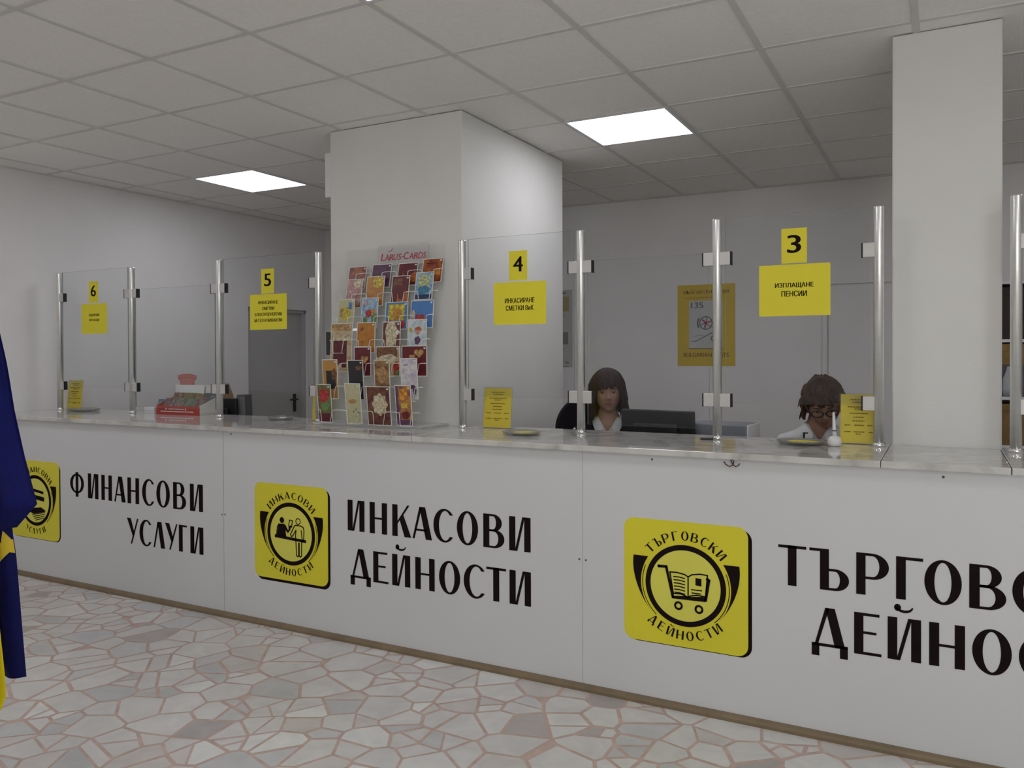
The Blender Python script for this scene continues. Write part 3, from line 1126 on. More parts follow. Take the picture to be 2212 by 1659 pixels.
coin_dish(1.925, 1.02, 'clear coin dish with a yellow insert beside the yellow notice under the number 4 sign', w=.095, d=.085)
coin_dish(3.170, 1.17, 'clear coin dish with a yellow insert in front of the clerk with glasses', w=.098, d=.085)
coin_dish(-1.62, 1.20, 'flat grey coin dish on the marble under the number 6 sign', insert=False, w=.13, d=.10)
coin_dish(.215, 1.21, 'flat clear coin dish on the marble under the number 5 sign', insert=False, w=.085, d=.07)

ps = thing('pen_stand', 'white ball pen stand with an upright white pen, before the yellow notice at right', 'pen holder', (3.305, 1.150, ZT))
MB().lathe([(.018, 0), (.024, .004), (.0275, .014), (.0275, .026), (.021, .037), (.010, .043)], 28).build('base', MAT['white'], ps)
p = MB().tube([(0, 0, .038), (-.002, .003, .075), (-.004, .007, .125), (-.005, .008, .140)], [.0085, .0072, .0056, .0035], 14).build('pen', MAT['white'], ps)
MB().tube([(-.005, .008, .138), (-.0055, .009, .156)], [.0028, .0014], 8).build('pen_tip', MAT['black'], p)
MB().lathe([(.0086, 0), (.0086, .003), (.0080, .0036)], 14, c=(-.001, .0015, .062)).build('pen_ring', MAT['black'], p)

o = MB().box(-.028, .030, -.006, .006, 0, .010, 0, .004).build('short_pen', MAT['black'], None, (2.772, 1.17, ZT))
o.rotation_euler = (0, 0, .35)
tag(o, 'short black pen lying beside the post left of the number 3 pane', 'pen')
o = MB().lathe([(.006, 0), (.0095, .004), (.0095, .008), (.005, .012)], 14).build('black_button', MAT['black'], None, (3.478, 1.275, ZT))
tag(o, 'tiny black button on the marble right of the yellow notice at right', 'button')
o = MB().tube([(0, 0, .006), (.13, .02, .006)], .005, 8).build('black_pen', MAT['black'], None, (.39, 1.315, ZT))
tag(o, 'black pen lying on the marble below the number 5 sign', 'pen')

# ------------------------------------------------------------------ red ticket display box and what is in it
bx = thing('ticket_box', 'red cardboard display box of tickets on the counter left of the number 5 pane', 'display box', (-.700, 1.234, ZT), .02)
W, D = .198, .160
m = MB()
m.prism([(0, .004), (D, .004), (D, .118), (0, .060)], -W, -W + .004, lambda u, v, d: (d, u, v), 0)
m.prism([(0, .004), (D, .004), (D, .118), (0, .060)], W - .004, W, lambda u, v, d: (d, u, v), 1)
m.box(-W, W, 0, D, 0, .004, 1)
m.box(-W, W, D - .004, D, 0, .19, 2)
m.build('carton', [MAT['red'], MAT['offwhite'], MAT['offwhite']], bx)
f = MB()
f.box(-W, W, -.004, 0, 0, .058, 0, .001)
f = f.build('front_flap', MAT['red'], bx)
q = MB()
rnd = random.Random(2)
for v, a, b in ((.034, -.08, .06), (.018, -.155, .14)):
    u = a
    while u < b:
        e = u + rnd.uniform(.008, .02)
        q.add([(u, -.0046, v), (e, -.0046, v), (e, -.0046, v + .006), (u, -.0046, v + .006)], [(0, 1, 2, 3)])
        u = e + .003
for u in (-.105, .075):
    q.poly([(u - .009, .032), (u + .009, .032), (u, .046)], [], lambda a, b: (a, -.0046, b))
q.build('print', MAT['offwhite'], f)
hd = MB()
hd.prism([(-.062, .19), (-.070, .218), (-.085, .226), (-.088, .252), (-.045, .262), (.0, .265), (.045, .262), (.088, .252), (.085, .226), (.070, .218), (.062, .19)], D - .004, D - .001, lambda u, v, d: (u - .088, d, v))
h = hd.build('header', pm('pale_red_card', (.50, .19, .165), .5), bx)
q = MB()
q.stroke([(-.095, .228), (-.052, .238), (-.010, .241), (.032, .238), (.075, .228)], .003, lambda a, b: (a - .078, D - .0048, b))
q.stroke([(-.095, .252), (-.052, .260), (-.010, .263), (.032, .260), (.075, .252)], .003, lambda a, b: (a - .078, D - .0048, b))
q.stroke([(-.078, .218), (-.069, .192)], .003, lambda a, b: (a - .078, D - .0048, b))
q.stroke([(.058, .218), (.049, .192)], .003, lambda a, b: (a - .078, D - .0048, b))
q.build('print', MAT['inkred'], h)
tick = [((.50, .40, .22), (.32, .12, .06)), ((.34, .30, .14), (.42, .30, .08)), ((.45, .33, .10), (.30, .18, .08)), ((.12, .12, .14), (.30, .29, .28)),
        ((.45, .48, .50), (.30, .12, .10)), ((.30, .22, .20), (.42, .36, .30)), ((.12, .25, .16), (.32, .36, .22)), ((.30, .10, .09), (.36, .28, .25))]
for k, (c1, c2) in enumerate(tick):
    cx, row = k % 4, k // 4
    mt = pm('ticket_print', [q * .6 for q in c1], .35, col2=[q * .6 for q in c2], scale=38, detail=4, lo=.42, hi=.58)
    xf = Matrix.Translation((-.145 + .0965 * cx, .034 + (1 - row) * .062, .030 + (1 - row) * .020)) @ Matrix.Rotation(-.52, 4, 'X')
    t = MB()
    t.box(-.045, .045, -.001, .001, 0, .085 if row else .10, 0, xf=xf)
    nm = ['cream and red', 'gold and olive', 'gold and brown', 'black and silver', 'pale blue and red', 'tan and grey', 'green', 'dark red'][k]
    o = t.build('scratch_ticket', mt, None, bx.location)
    o.rotation_euler = bx.rotation_euler
    tag(o, '%s ticket in the %s row of the red display box' % (nm, ['back', 'front'][row]), 'ticket', 'tickets in the red display box')
o = MB().box(-.12, .11, -.0015, .0015, 0, .070, 0, xf=Matrix.Translation((-.03, D - .016, .118)) @ Matrix.Rotation(-.12, 4, 'X')).build('white_slip', MAT['white'], None, bx.location)
tag(o, 'blank white slip standing at the back of the red display box', 'paper slip')
o = MB().box(-.05, .05, 0, .035, 0, .042, 0, .002).build('leaflet_stack', MAT['white'], None, (-.985, 1.24, ZT))
tag(o, 'stack of white leaflets left of the red display box', 'leaflets')
o = MB().box(-.035, .035, -.001, .001, 0, .095, 0, xf=Matrix.Rotation(-.3, 4, 'X')).build('leaflet', pm('blue_leaflet', (.10, .20, .26), .5, col2=(.40, .40, .12), scale=16, lo=.45, hi=.55), None, (-.985, 1.32, ZT))
tag(o, 'small blue and yellow leaflet leaning left of the red display box', 'leaflet')

# ------------------------------------------------------------------ greeting card rack
RX = .985
rk = thing('card_rack', 'tall acrylic and wire greeting card rack standing before the wide pillar', 'card rack', (RX, 1.045, ZT))
# (row, x, width, z top, z bottom) ; depth of each row
ROWY = {1: 1.262, 2: 1.222, 3: 1.185, 4: 1.145, 5: 1.112, 6: 1.075, 7: 1.045}
ROWT = {1: 1.955, 2: 1.875, 3: 1.745, 4: 1.610, 5: 1.475, 6: 1.405, 7: 1.268}
ROWB = {1: 1.815, 2: 1.695, 3: 1.565, 4: 1.435, 5: 1.307, 6: 1.182, 7: 1.052}
LEAN = {1: .22, 2: .16, 3: .10, 4: .05, 5: .0, 6: -.06, 7: -.10}
XC = (.716, .898, 1.073, 1.243)
m = MB()
m.box(-.375, .350, 0, .265, 0, .012, 0, .002)
m.build('base_plate', MAT['frost'], rk)
m = MB()
pts = [(.050, .013)] + [(ROWY[r] + .030 - 1.045, ROWB[r] - ZT) for r in (6, 5, 4, 3, 2, 1)] + [(1.300 - 1.045, .99)]
for i in range(len(pts) - 1):
    (ya, za), (yb, zb) = pts[i], pts[i + 1]
    for yy in (0, .003):
        m.add([(-.34, ya + yy, za), (.335, ya + yy, za), (.335, yb + yy, zb), (-.34, yb + yy, zb)], [(0, 1, 2, 3)])
m.build('back_sheet', MAT['acrylic'], rk)
m = MB()
yh, z0 = 1.296 - 1.045, 1.925 - ZT
m.box(-.135 + .026, .200 + .026, yh - .0015, yh + .0015, z0, z0 + .112, 0, .001)
h = m.build('header', MAT['frost'], rk)
t = MB()
ymap = lambda a, b: (a, yh - .003, b)
x = -.088
for body, ww, hh in (('L', .030, .040), ('A', .034, .034), ('R', .034, .034), ('U', .034, .034), ('S', .026, .034), ('-', .018, .005), ('C', .038, .040), ('A', .034, .034), ('R', .034, .034), ('D', .036, .034), ('S', .026, .034)):
    t.text(body, x, z0 + (.030 if body != '-' else .044), ww * .86, hh, ymap, 0, .012, 'L', .22)
    x += ww * .90
t.poly([(-.045, z0 + .080), (-.018, z0 + .084), (-.002, z0 + .104), (-.010, z0 + .086), (-.020, z0 + .079)], [], ymap)
t.build('lettering', MAT['inkred'], h)
for r in ROWY:
    w = MB()
    zb, y = ROWB[r] - ZT, ROWY[r] - 1.045 - .012
    hz = .072
    pts = [(-.325, y, zb + hz)]
    for xc in XC:
        x = xc - RX
        pts += [(x - .058, y, zb + hz), (x - .040, y, zb + hz - .004), (x - .030, y - .004, zb), (x + .030, y - .004, zb), (x + .040, y, zb + hz - .004), (x + .058, y, zb + hz)]
    pts.append((.345, y, zb + hz))
    w.tube(pts, .0021, 6)
    for xc in XC:      # shelf wires the cards stand on
        x = xc - RX
        for s in (-.030, .030):
            w.tube([(x + s, y - .004, zb - .001), (x + s, y + .036, zb - .001)], .0014, 6)
    w.build('wire_row', MAT['wire'], rk)

C_ = dict(dr=(.16, .018, .022), or_=(.42, .12, .02), og=(.50, .24, .03), cream=(.55, .48, .32), mar=(.11, .014, .022), pur=(.10, .028, .07), tan=(.42, .25, .10), brn=(.17, .075, .035),
          yel=(.55, .42, .05), blu=(.07, .20, .48), sky=(.38, .52, .60), grn=(.13, .24, .07), pgr=(.47, .50, .26), dk=(.022, .020, .022), lil=(.46, .40, .50), wht=(.66, .65, .62), gold=(.46, .27, .09),
          teal=(.06, .22, .36), pink=(.50, .27, .24), red=(.40, .035, .03), vio=(.12, .05, .11), flame=(.62, .26, .03), nav=(.02, .035, .11))
SHAPE = {'heart': [(0, -.5), (-.5, .08), (-.46, .36), (-.25, .5), (-.06, .40), (0, .26), (.06, .40), (.25, .5), (.46, .36), (.5, .08)],
         'plaque': [(.5 * (1 + .10 * math.cos(8 * a)) * math.cos(a), .5 * (1 + .10 * math.cos(8 * a)) * math.sin(a)) for a in [2 * PI * k / 48 for k in range(48)]],
         'ell': [(.5 * math.cos(a) * (1 + .10 * math.sin(3 * a + 1) + .07 * math.sin(7 * a)), .5 * math.sin(a) * (1 + .10 * math.sin(2 * a) + .06 * math.sin(5 * a + 2))) for a in [2 * PI * k / 40 for k in range(40)]], 'box': rect(-.5, -.5, .5, .5),
         'wave': [(-.5, -.5), (.5, -.5)] + [(.5 - k / 20, .12 + .26 * math.sin(k * .33 + .6) + .06 * math.sin(k * 1.1)) for k in range(21)]}
# row, x, w, top, bottom, colours, shapes (kind, u, v, ru, rv, colour), label
CARDS = [
 (1, .742, .127, 1.935, 1.800, 'dr', 'or_', [('wave', .1, .30, .7, .45, 'cream')], 'dark red card with a pale swirl, left end of the top row'),
 (1, .912, .134, 1.940, 1.800, 'pur', 'vio', [('wave', .0, .1, .8, .3, 'vio')], 'plain purple card, second in the top row'),
 (1, 1.092, .131, 1.937, 1.805, 'dr', 'mar', [('wave', .1, .4, .7, .5, 'or_'), ('wave', -.1, .25, .5, .25, 'cream')], 'dark red card with an orange swirl, third in the top row'),
 (1, 1.255, .130, 1.952, 1.815, 'or_', 'dr', [('box', -.05, .80, .55, .05, 'mar'), ('wave', .1, .45, .6, .3, 'flame')], 'orange red card, right end of the top row'),
 (2, .752, .112, 1.858, 1.690, 'pink', 'brn', [('ell', .18, .82, .5, .3, 'cream'), ('ell', -.1, .50, .6, .45, 'pink')], 'pinkish brown card with a white flower, left end of the second row'),
 (2, .899, .124, 1.868, 1.697, 'og', 'or_', [('ell', .15, .80, .6, .38, 'yel'), ('ell', .0, .78, .10, .06, 'brn')], 'orange card with a yellow blossom, second in the second row'),
 (2, 1.072, .118, 1.862, 1.700, 'mar', 'dr', [('box', -.15, .78, .5, .24, 'brn'), ('wave', .15, .22, .6, .5, 'or_')], 'brown red card with a dim picture, third in the second row'),
 (2, 1.230, .116, 1.874, 1.720, 'sky', 'blu', [('box', .0, .66, .62, .46, 'pgr'), ('ell', .0, .34, .66, .34, 'teal'), ('box', .0, .10, .9, .18, 'nav')], 'blue card with a yellow sky over green water, right end of the second row'),
 (3, .730, .118, 1.741, 1.600, 'pgr', 'cream', [('ell', .0, .42, .55, .55, 'yel'), ('box', .25, .72, .2, .28, 'blu'), ('ell', -.25, .45, .22, .4, 'tan')], 'yellow green card with a blue patch, left end of the third row'),
 (3, .893, .115, 1.743, 1.571, 'sky', 'blu', [('ell', -.05, .48, .4, .26, 'red'), ('ell', .22, .54, .26, .18, 'flame'), ('ell', .30, .32, .36, .34, 'grn'), ('ell', -.25, .26, .3, .22, 'grn'), ('ell', -.2, .82, .22, .14, 'pink')], 'light blue card with red and green balloons, second in the third row'),
 (3, 1.076, .149, 1.714, 1.561, 'teal', 'blu', [('box', .0, .62, .72, .58, 'yel'), ('ell', .02, .55, .40, .46, 'og'), ('ell', .30, .18, .2, .3, 'red'), ('ell', -.3, .3, .2, .14, 'or_')], 'blue bordered card with a yellow picture, third in the third row'),
 (3, 1.243, .146, 1.717, 1.566, 'blu', 'blu', [('box', -.05, .28, .62, .18, 'red'), ('box', -.08, .42, .34, .14, 'red'), ('ell', -.22, .19, .16, .16, 'dk'), ('ell', .18, .19, .16, .16, 'dk'), ('ell', -.38, .5, .16, .3, 'cream')], 'bright blue card with a red car, right end of the third row'),
 (4, .727, .153, 1.603, 1.330, 'cream', 'tan', [('box', .0, .92, .9, .14, 'tan'), ('box', -.05, .38, .62, .58, 'mar'), ('wave', .0, .72, .8, .16, 'cream'), ('wave', -.2, .10, .5, .18, 'cream')], 'large cream card with a maroon panel, left end of the fourth row'),
 (4, .902, .126, 1.604, 1.435, 'og', 'or_', [('ell', -.22, .78, .2, .12, 'brn'), ('ell', -.2, .36, .16, .05, 'brn')], 'orange card with brown spots, second in the fourth row'),
 (4, 1.074, .118, 1.604, 1.448, 'brn', 'mar', [('ell', -.02, .55, .66, 1.0, 'cream'), ('ell', .34, .62, .22, .16, 'wht')], 'brown card with a pale oval, third in the fourth row'),
 (4, 1.241, .121, 1.613, 1.468, 'sky', 'wht', [('ell', .05, .60, .34, .26, 'or_'), ('ell', .03, .52, .26, .20, 'pink'), ('ell', .03, .22, .32, .30, 'vio'), ('ell', -.34, .60, .18, .16, 'yel')], 'pale blue card with a small figure, right end of the fourth row'),
 (5, .907, .115, 1.471, 1.307, 'mar', 'dr', [('heart', .12, .55, .42, .26, 'gold'), ('box', .0, .985, 1.0, .05, 'wht')], 'maroon card with one gold heart, left of the fifth row'),
 (5, 1.077, .158, 1.470, 1.309, 'cream', 'tan', [('box', -.05, .80, .9, .34, 'brn'), ('ell', .0, .55, .8, .36, 'cream'), ('ell', .34, .25, .24, .5, 'red'), ('ell', .4, .1, .2, .2, 'grn')], 'cream card with a red rose, middle of the fifth row'),
 (5, 1.248, .160, 1.472, 1.310, 'mar', 'dr', [('heart', .18, .74, .38, .28, 'gold'), ('heart', -.08, .62, .26, .18, 'tan')], 'dark red card with two gold hearts, right end of the fifth row'),
 (6, .718, .106, 1.401, 1.183, 'tan', 'og', [('box', .05, .48, .62, .46, 'dk'), ('ell', .25, .62, .36, .3, 'brn')], 'tan card with a dark square, left end of the sixth row'),
 (6, .895, .105, 1.397, 1.181, 'dk', 'dk', [('ell', .2, .80, .4, .12, 'brn'), ('wave', .1, .25, .6, .3, 'nav')], 'near black card, second in the sixth row'),
 (6, 1.071, .102, 1.398, 1.186, 'tan', 'brn', [('ell', .0, .62, .6, .4, 'tan'), ('ell', -.05, .36, .2, .08, 'brn')], 'tan and brown card, third in the sixth row'),
 (6, 1.245, .106, 1.407, 1.191, 'lil', 'wht', [('ell', .18, .30, .34, .1, 'vio'), ('ell', .3, .20, .2, .18, 'vio'), ('ell', -.2, .84, .3, .08, 'lil')], 'lilac card with small violet flowers, right end of the sixth row'),
 (7, .706, .098, 1.266, 1.054, 'grn', 'brn', [('ell', -.02, .70, .74, .36, 'red'), ('ell', .05, .42, .7, .22, 'grn'), ('box', .0, .13, .95, .22, 'mar')], 'green card with a red flower, left end of the bottom row'),
 (7, .904, .107, 1.273, 1.054, 'pgr', 'cream', [('ell', .15, .36, .1, .06, 'grn'), ('ell', .3, .28, .12, .08, 'dk'), ('ell', .2, .18, .1, .05, 'grn'), ('ell', .0, .3, .08, .04, 'dk'), ('ell', -.05, .55, .5, .12, 'tan')], 'pale green card with white and dark dots, second in the bottom row'),
 (7, 1.073, .153, 1.259, 1.050, 'mar', 'brn', [('plaque', .05, .54, .62, .54, 'cream')], 'maroon card with a cream plaque, third in the bottom row'),
 (7, 1.233, .101, 1.267, 1.054, 'flame', 'vio', [('box', -.40, .5, .18, 1.0, 'vio'), ('ell', .0, .78, .5, .3, 'flame'), ('box', .05, .50, .4, .12, 'yel'), ('ell', .1, .26, .5, .2, 'dr'), ('box', .0, .08, .9, .14, 'vio')], 'orange and violet sunset card, right end of the bottom row'),
]
cm = {k: pm('card_' + k.strip('_'), v, .35, var=.38, scale=70, detail=5, lo=.38, hi=.64) for k, v in C_.items()}
for r, x, w, zt, zb, c1, c2, shapes, lab in CARDS:
    base = pm('card_print', C_[c1], .32, col2=C_[c2], scale=34, detail=6, lo=.38, hi=.66)
    h = max(.10, zt - zb)
    xf = Matrix.Translation((x, ROWY[r] - .002, zb)) @ Matrix.Rotation(-LEAN[r], 4, 'X')
    m = MB()
    m.box(-w / 2, w / 2, -.0012, .0012, 0, h, 0, xf=xf)
    b = .004
    m.add([xf @ Vector(p) for p in ((-w / 2 + b, -.0015, b), (w / 2 - b, -.0015, b), (w / 2 - b, -.0015, h - b), (-w / 2 + b, -.0015, h - b))], [(0, 1, 2, 3)], 1)
    used = [MAT['offwhite'], base]
    for k, (kind, u, v, ru, rv, c) in enumerate(shapes):
        used.append(cm[c])
        y = -.0018 - .0002 * k
        out = [(max(-w / 2 + b, min(w / 2 - b, (u + a * ru) * w)), max(b, min(h - b, (v + q * rv) * h))) for a, q in SHAPE[kind]]
        m.poly(out, [], lambda a, q: xf @ Vector((a, y, q)), len(used) - 1)
    used.append(MAT['white'])
    m.poly(rect(w * .5 - .020, h - .018, w * .5 - .008, h - .010), [], lambda a, q: xf @ Vector((a, -.0032, q)), len(used) - 1)
    for i in range(len(m.v)):
        p = m.v[i]
        m.v[i] = (p[0] - x, p[1] - ROWY[r], p[2] - zb)
    o = m.build('greeting_card', used, None, (x, ROWY[r], zb))
    tag(o, lab, 'greeting card', 'greeting cards in the rack')
m = MB().box(-.03, .03, -.0012, .0012, 0, .13, 0).build('greeting_card', cm['dk'], None, (.640, 1.16, 1.425))
tag(m, 'dark card half hidden behind the large cream card at the left of the fourth row', 'greeting card', 'greeting cards in the rack')
# ------------------------------------------------------------------ behind the counter: desks, machines, wall pieces
def desk(x0, x1, label, y0=1.46, y1=2.02):
    t = thing('desk', label, 'desk', ((x0 + x1) / 2, y0, 0), 0, 'clerk desks')
    w = (x1 - x0) / 2
    MB().box(-w, w, 0, y1 - y0, .705, .735, 0, .003).build('desk_top', MAT['desk'], t)
    for s in (-1, 1):
        MB().box(s * w - .02 * (s > 0), s * w + .02 * (s < 0), .03, y1 - y0 - .06, 0, .705, 0, .002).build('side_panel', MAT['desk'], t)
    return t


desk(1.62, 3.44, 'long desk of the two clerks behind the number 3 and 4 windows', 1.46, 1.80)
desk(-1.15, -.20, 'desk behind the number 5 window', 1.46, 1.98)


def monitor(x, y, rz, w, h, zc, label, tilt=.06, desk_z=.735, back=False):
    t = thing('monitor', label, 'computer monitor', (x, y, desk_z), rz)
    xf = Matrix.Translation((0, 0, zc - desk_z)) @ Matrix.Rotation(tilt, 4, 'X')
    MB().box(-w / 2, w / 2, -.012, .016, -h / 2, h / 2, 0, .007, 3, xf).build('casing', MAT['black'], t)
    m = MB()
    m.box(-w / 2 + .016, w / 2 - .016, .016, .0175, -h / 2 + .02, h / 2 - .016, 0, xf=xf)
    m.build('screen', MAT['screen'], t)
    MB().box(-w * .3, w * .3, -.035, -.010, -h * .30, h * .28, 0, .012, 3, xf).build('rear_cover', MAT['black'], t)
    st = MB()
    st.box(-.03, .03, -.05, -.026, .0, zc - desk_z, 0, .004)
    st.lathe([(.11, 0), (.115, .004), (.105, .012), (.03, .018)], 28, xf=Matrix.Diagonal((1, .75, 1, 1)))
    st.build('stand', MAT['black'], t)
    return t


monitor(2.405, 1.62, -.14, .405, .300, .985, 'black monitor in front of the dark haired clerk', .05)
monitor(-.815, 1.70, .10, .30, .30, .975, 'small black monitor behind the red ticket box', .05)
t = thing('upright_case', 'grey upright computer case behind the number 5 window', 'computer', (-.640, 1.74, .735))
MB().box(-.040, .040, 0, .07, .004, .415, 0, .006, xf=Matrix.Rotation(-.05, 4, 'Y')).build('case', MAT['greyd'], t)
MB().box(-.040, .040, -.004, 0, .02, .40, 0, .003, xf=Matrix.Rotation(-.05, 4, 'Y')).build('front_cover', pm('pale_grey_plastic', (.20, .20, .20), .5), t)
o = MB().lathe([(.060, 0), (.085, .02), (.092, .20), (.075, .40), (.050, .47), (.045, .49)], 24, mat=0).build('paper_roll', MAT['cardboard'], None, (-.965, 1.86, .735))
tag(o, 'tan rounded carton behind the post left of the number 5 pane', 'carton')

t = thing('receipt_printer', 'grey receipt printer behind the post in front of the ochre poster', 'printer', (2.708, 1.63, .735), -.10)
MB().box(-.152, .146, 0, .20, .0, .338, 0, .008).build('housing', MAT['grey'], t)
MB().box(-.055, .045, -.002, .002, .245, .262, 0, .001).build('paper_slot', MAT['black'], t)
MB().box(-.052, .040, -.003, .001, .205, .243, 0, .001).build('slot_cover', pm('mid_grey_plastic', (.28, .29, .31), .5), t)
MB().box(.146, .154, .0, .20, .0, .338, 0, .003).build('side_cover', MAT['white'], t)
t['label'] = 'grey receipt printer with a paper slot, behind the post at the ochre poster'


def office_chair(x, y, label, w=.46, top=1.17, rz=0.0):
    t = thing('office_chair', label, 'chair', (x, y, 0), rz, 'clerk chairs')
    MB().box(-.23, .23, -.24, .22, .385, .445, 0, .025, 3).build('seat', MAT['chairfab'], t)
    b = MB()
    out = [(-w / 2 + .03, .52)] + [(w / 2 * math.cos(a) * (1 if abs(math.cos(a)) < .98 else 1), top - .20 + .20 * math.sin(a)) for a in [PI - PI * k / 24 for k in range(25)]] + [(w / 2 - .03, .52)]
    b.prism(out, .235, .285, lambda u, v, d: (u, d + .02 * (v - .8), v))
    b.build('backrest', MAT['chairfab'], t, fix=True)
    MB().tube([(0, .05, .375), (0, .27, .39), (0, .31, .50), (0, .30, .70)], .018, 8).build('back_bracket', MAT['black'], t)
    MB().lathe([(.03, .09), (.03, .25), (.022, .25), (.022, .385)], 16).build('column', MAT['greyd'], t)
    for k in range(5):
        a = 2 * PI * k / 5 + .3
        l = MB().tube([(0, 0, .095), (.27 * math.cos(a), .27 * math.sin(a), .07)], [.026, .016], 8).build('leg', MAT['black'], t)
        MB().lathe([(.012, -.028), (.028, -.020), (.028, .020), (.012, .028)], 14, xf=Matrix.Translation((.27 * math.cos(a), .27 * math.sin(a), .028)) @ Matrix.Rotation(a, 4, 'Z') @ Matrix.Rotation(PI / 2, 4, 'X')).build('castor', MAT['black'], l)
    return t


# framed things on the back wall
YW = YB - .001
t = thing('wall_poster', 'ochre stamp poster on the back wall between the two clerks', 'poster', (1.983, YW, 1.328))
pw, ph = .472, .668
MB().box(-pw / 2, pw / 2, -.002, 0, 0, ph).build('sheet', MAT['poster'], t)
q = lambda a, b: (a, -.0034, b)
p = MB()
p.poly(rect(-.140, .142, .136, .536), [], lambda a, b: (a, -.0026, b))
stp = p.build('stamp_picture', MAT['stamp'], t)
k = MB()
k.text('135', -.122, .474, .100, .050, q, 0, .03, 'L')
k.text('2014', .118, .498, .050, .018, q, 0, .0, 'R')
k.stroke([(-.138, .143), (.136, .143)], .006, q)
k.stroke([(-.12, .200), (-.08, .205), (-.02, .235), (.03, .262), (.09, .285)], .007, q)
k.stroke([(-.11, .245), (-.05, .250), (.0, .245)], .003, q)
k.poly(circle(.07, .225, .030, 24), [circle(.07, .225, .022, 24)], q)
cx, cz = .0, .352
k.poly(circle(cx, cz, .056, 32), [circle(cx, cz, .047, 32)], q)
for a in range(6):
    an = a * PI / 3 + .3
    k.stroke([(cx, cz), (cx + .048 * math.cos(an), cz + .048 * math.sin(an))], .007, q)
k.poly(arc(cx, cz, .075, 2.5, 3.75, 12) + arc(cx, cz, .062, 3.75, 2.5, 12), [], q)
k.poly(arc(cx, cz, .088, -.65, .62, 12) + arc(cx, cz, .062, .62, -.65, 12), [], q)
k.build('print', MAT['inkgrey'], stp)
k = MB()
for a in (0.3, 2.4, 4.5):
    k.stroke([(cx, cz), (cx + .034 * math.cos(a), cz + .034 * math.sin(a))], .013, lambda a_, b_: (a_, -.0038, b_))
k.build('wheel_mark', MAT['inkred'], stp)
k = MB()
k.text('БЪЛГАРСКИ ПОЩИ', 0, .588, .370, .032, q, 0, .01)
k.text('BULGARIAN POSTS', 0, .074, .370, .034, q, 0, .012)
k.stroke([(-.19, .560), (.13, .562)], .003, q)
k.build('lettering', pm('olive_ink', (.13, .085, .02), .5), t)

t = thing('wall_notice', 'narrow pale wall notice half hidden by the wide pillar', 'notice', (.63, YW, 1.312))
MB().box(-.165, .165, -.002, 0, 0, .690).build('sheet', pm('notice_paper', (.46, .45, .43), .6), t)
k = MB()
k.box(-.15, .135, -.0030, -.002, .50, .63)
k.build('picture', pm('notice_ochre', (.36, .30, .15), .6), t)
k = MB()
k.box(-.15, .125, -.0030, -.002, .205, .315)
k.build('photo', pm('notice_grey', (.19, .20, .19), .6), t)
k = MB()
for v, a, b, w in ((.662, .05, .10, .016), (.455, .0, .08, .006), (.165, .0, .085, .006), (.04, .10, .13, .010), (.006, -.15, .13, .005), (.415, -.1, -.0, .005), (.36, -.1, .0, .005), (.10, -.1, .02, .004), (.07, -.1, .02, .004), (.055, .0, .12, .003)):
    k.stroke([(a, v), (b, v)], w, lambda p_, r_: (p_, -.0033, r_))
k.build('print', MAT['inkgrey'], t)

# storage shelf behind the narrow pillar
t = thing('storage_shelf', 'white storage shelf at right, seen past the narrow pillar', 'shelf unit', (3.96, 3.90, 0))
for x in (0, .86):
    MB().box(x, x + .02, 0, .34, 0, 1.90).build('side_panel', MAT['white'], t)
for z in (.06, .40, .79, 1.113, 1.494, 1.880):
    MB().box(.02, .86, 0, .34, z, z + .02).build('shelf_board', MAT['white'], t)
MB().box(.02, .86, .33, .338, .06, 1.88).build('back_panel', pm('shelf_back', (.22, .20, .19), .7), t)
items = [(.03, .30, 1.514, 1.86, (.030, .018, .014), 'dark brown carton on the top board of the storage shelf', 'carton'),
         (.32, .56, 1.514, 1.78, (.05, .030, .02), 'brown carton on the top board of the storage shelf, right of the dark one', 'carton'),
         (.03, .30, 1.345, 1.484, (.26, .16, .045), 'yellow brown carton lying on a flat box in the storage shelf', 'carton'),
         (.03, .30, 1.133, 1.345, (.10, .085, .11), 'grey box below the yellow brown carton in the storage shelf', 'carton'),
         (.32, .50, 1.133, 1.42, (.28, .03, .05), 'red carton on the middle board of the storage shelf', 'carton'),
         (.03, .30, .81, 1.085, (.20, .12, .035), 'ochre carton on the lower board of the storage shelf', 'carton'),
         (.32, .55, .81, 1.05, (.05, .02, .02), 'dark red carton on the lower board of the storage shelf', 'carton')]
for a, b, z0, z1, c, lab, cat in items:
    r = thing('storage_carton', lab, cat, (3.96 + (a + b) / 2, 3.92, z0), 0, 'cartons on the storage shelf')
    w, h = b - a, z1 - z0
    mm = pm('carton_colour', c, .7, var=.2, scale=12)
    MB().box(-w / 2, w / 2, 0, .28, 0, h - .03, 0, .003).build('carton_body', mm, r)
    MB().box(-w / 2 - .003, w / 2 + .003, -.003, .283, h - .05, h, 0, .003).build('lid', mm, r)
t = thing('white_bag', 'pale grey bag hanging in front of the grey box in the storage shelf', 'bag', (4.075, 3.905, 1.135))
MB().lathe([(.028, 0), (.036, .05), (.032, .12), (.012, .18), (.008, .20)], 16, xf=Matrix.Diagonal((1, .3, 1, 1))).build('bag_body', pm('pale_bag', (.40, .42, .44), .5), t)


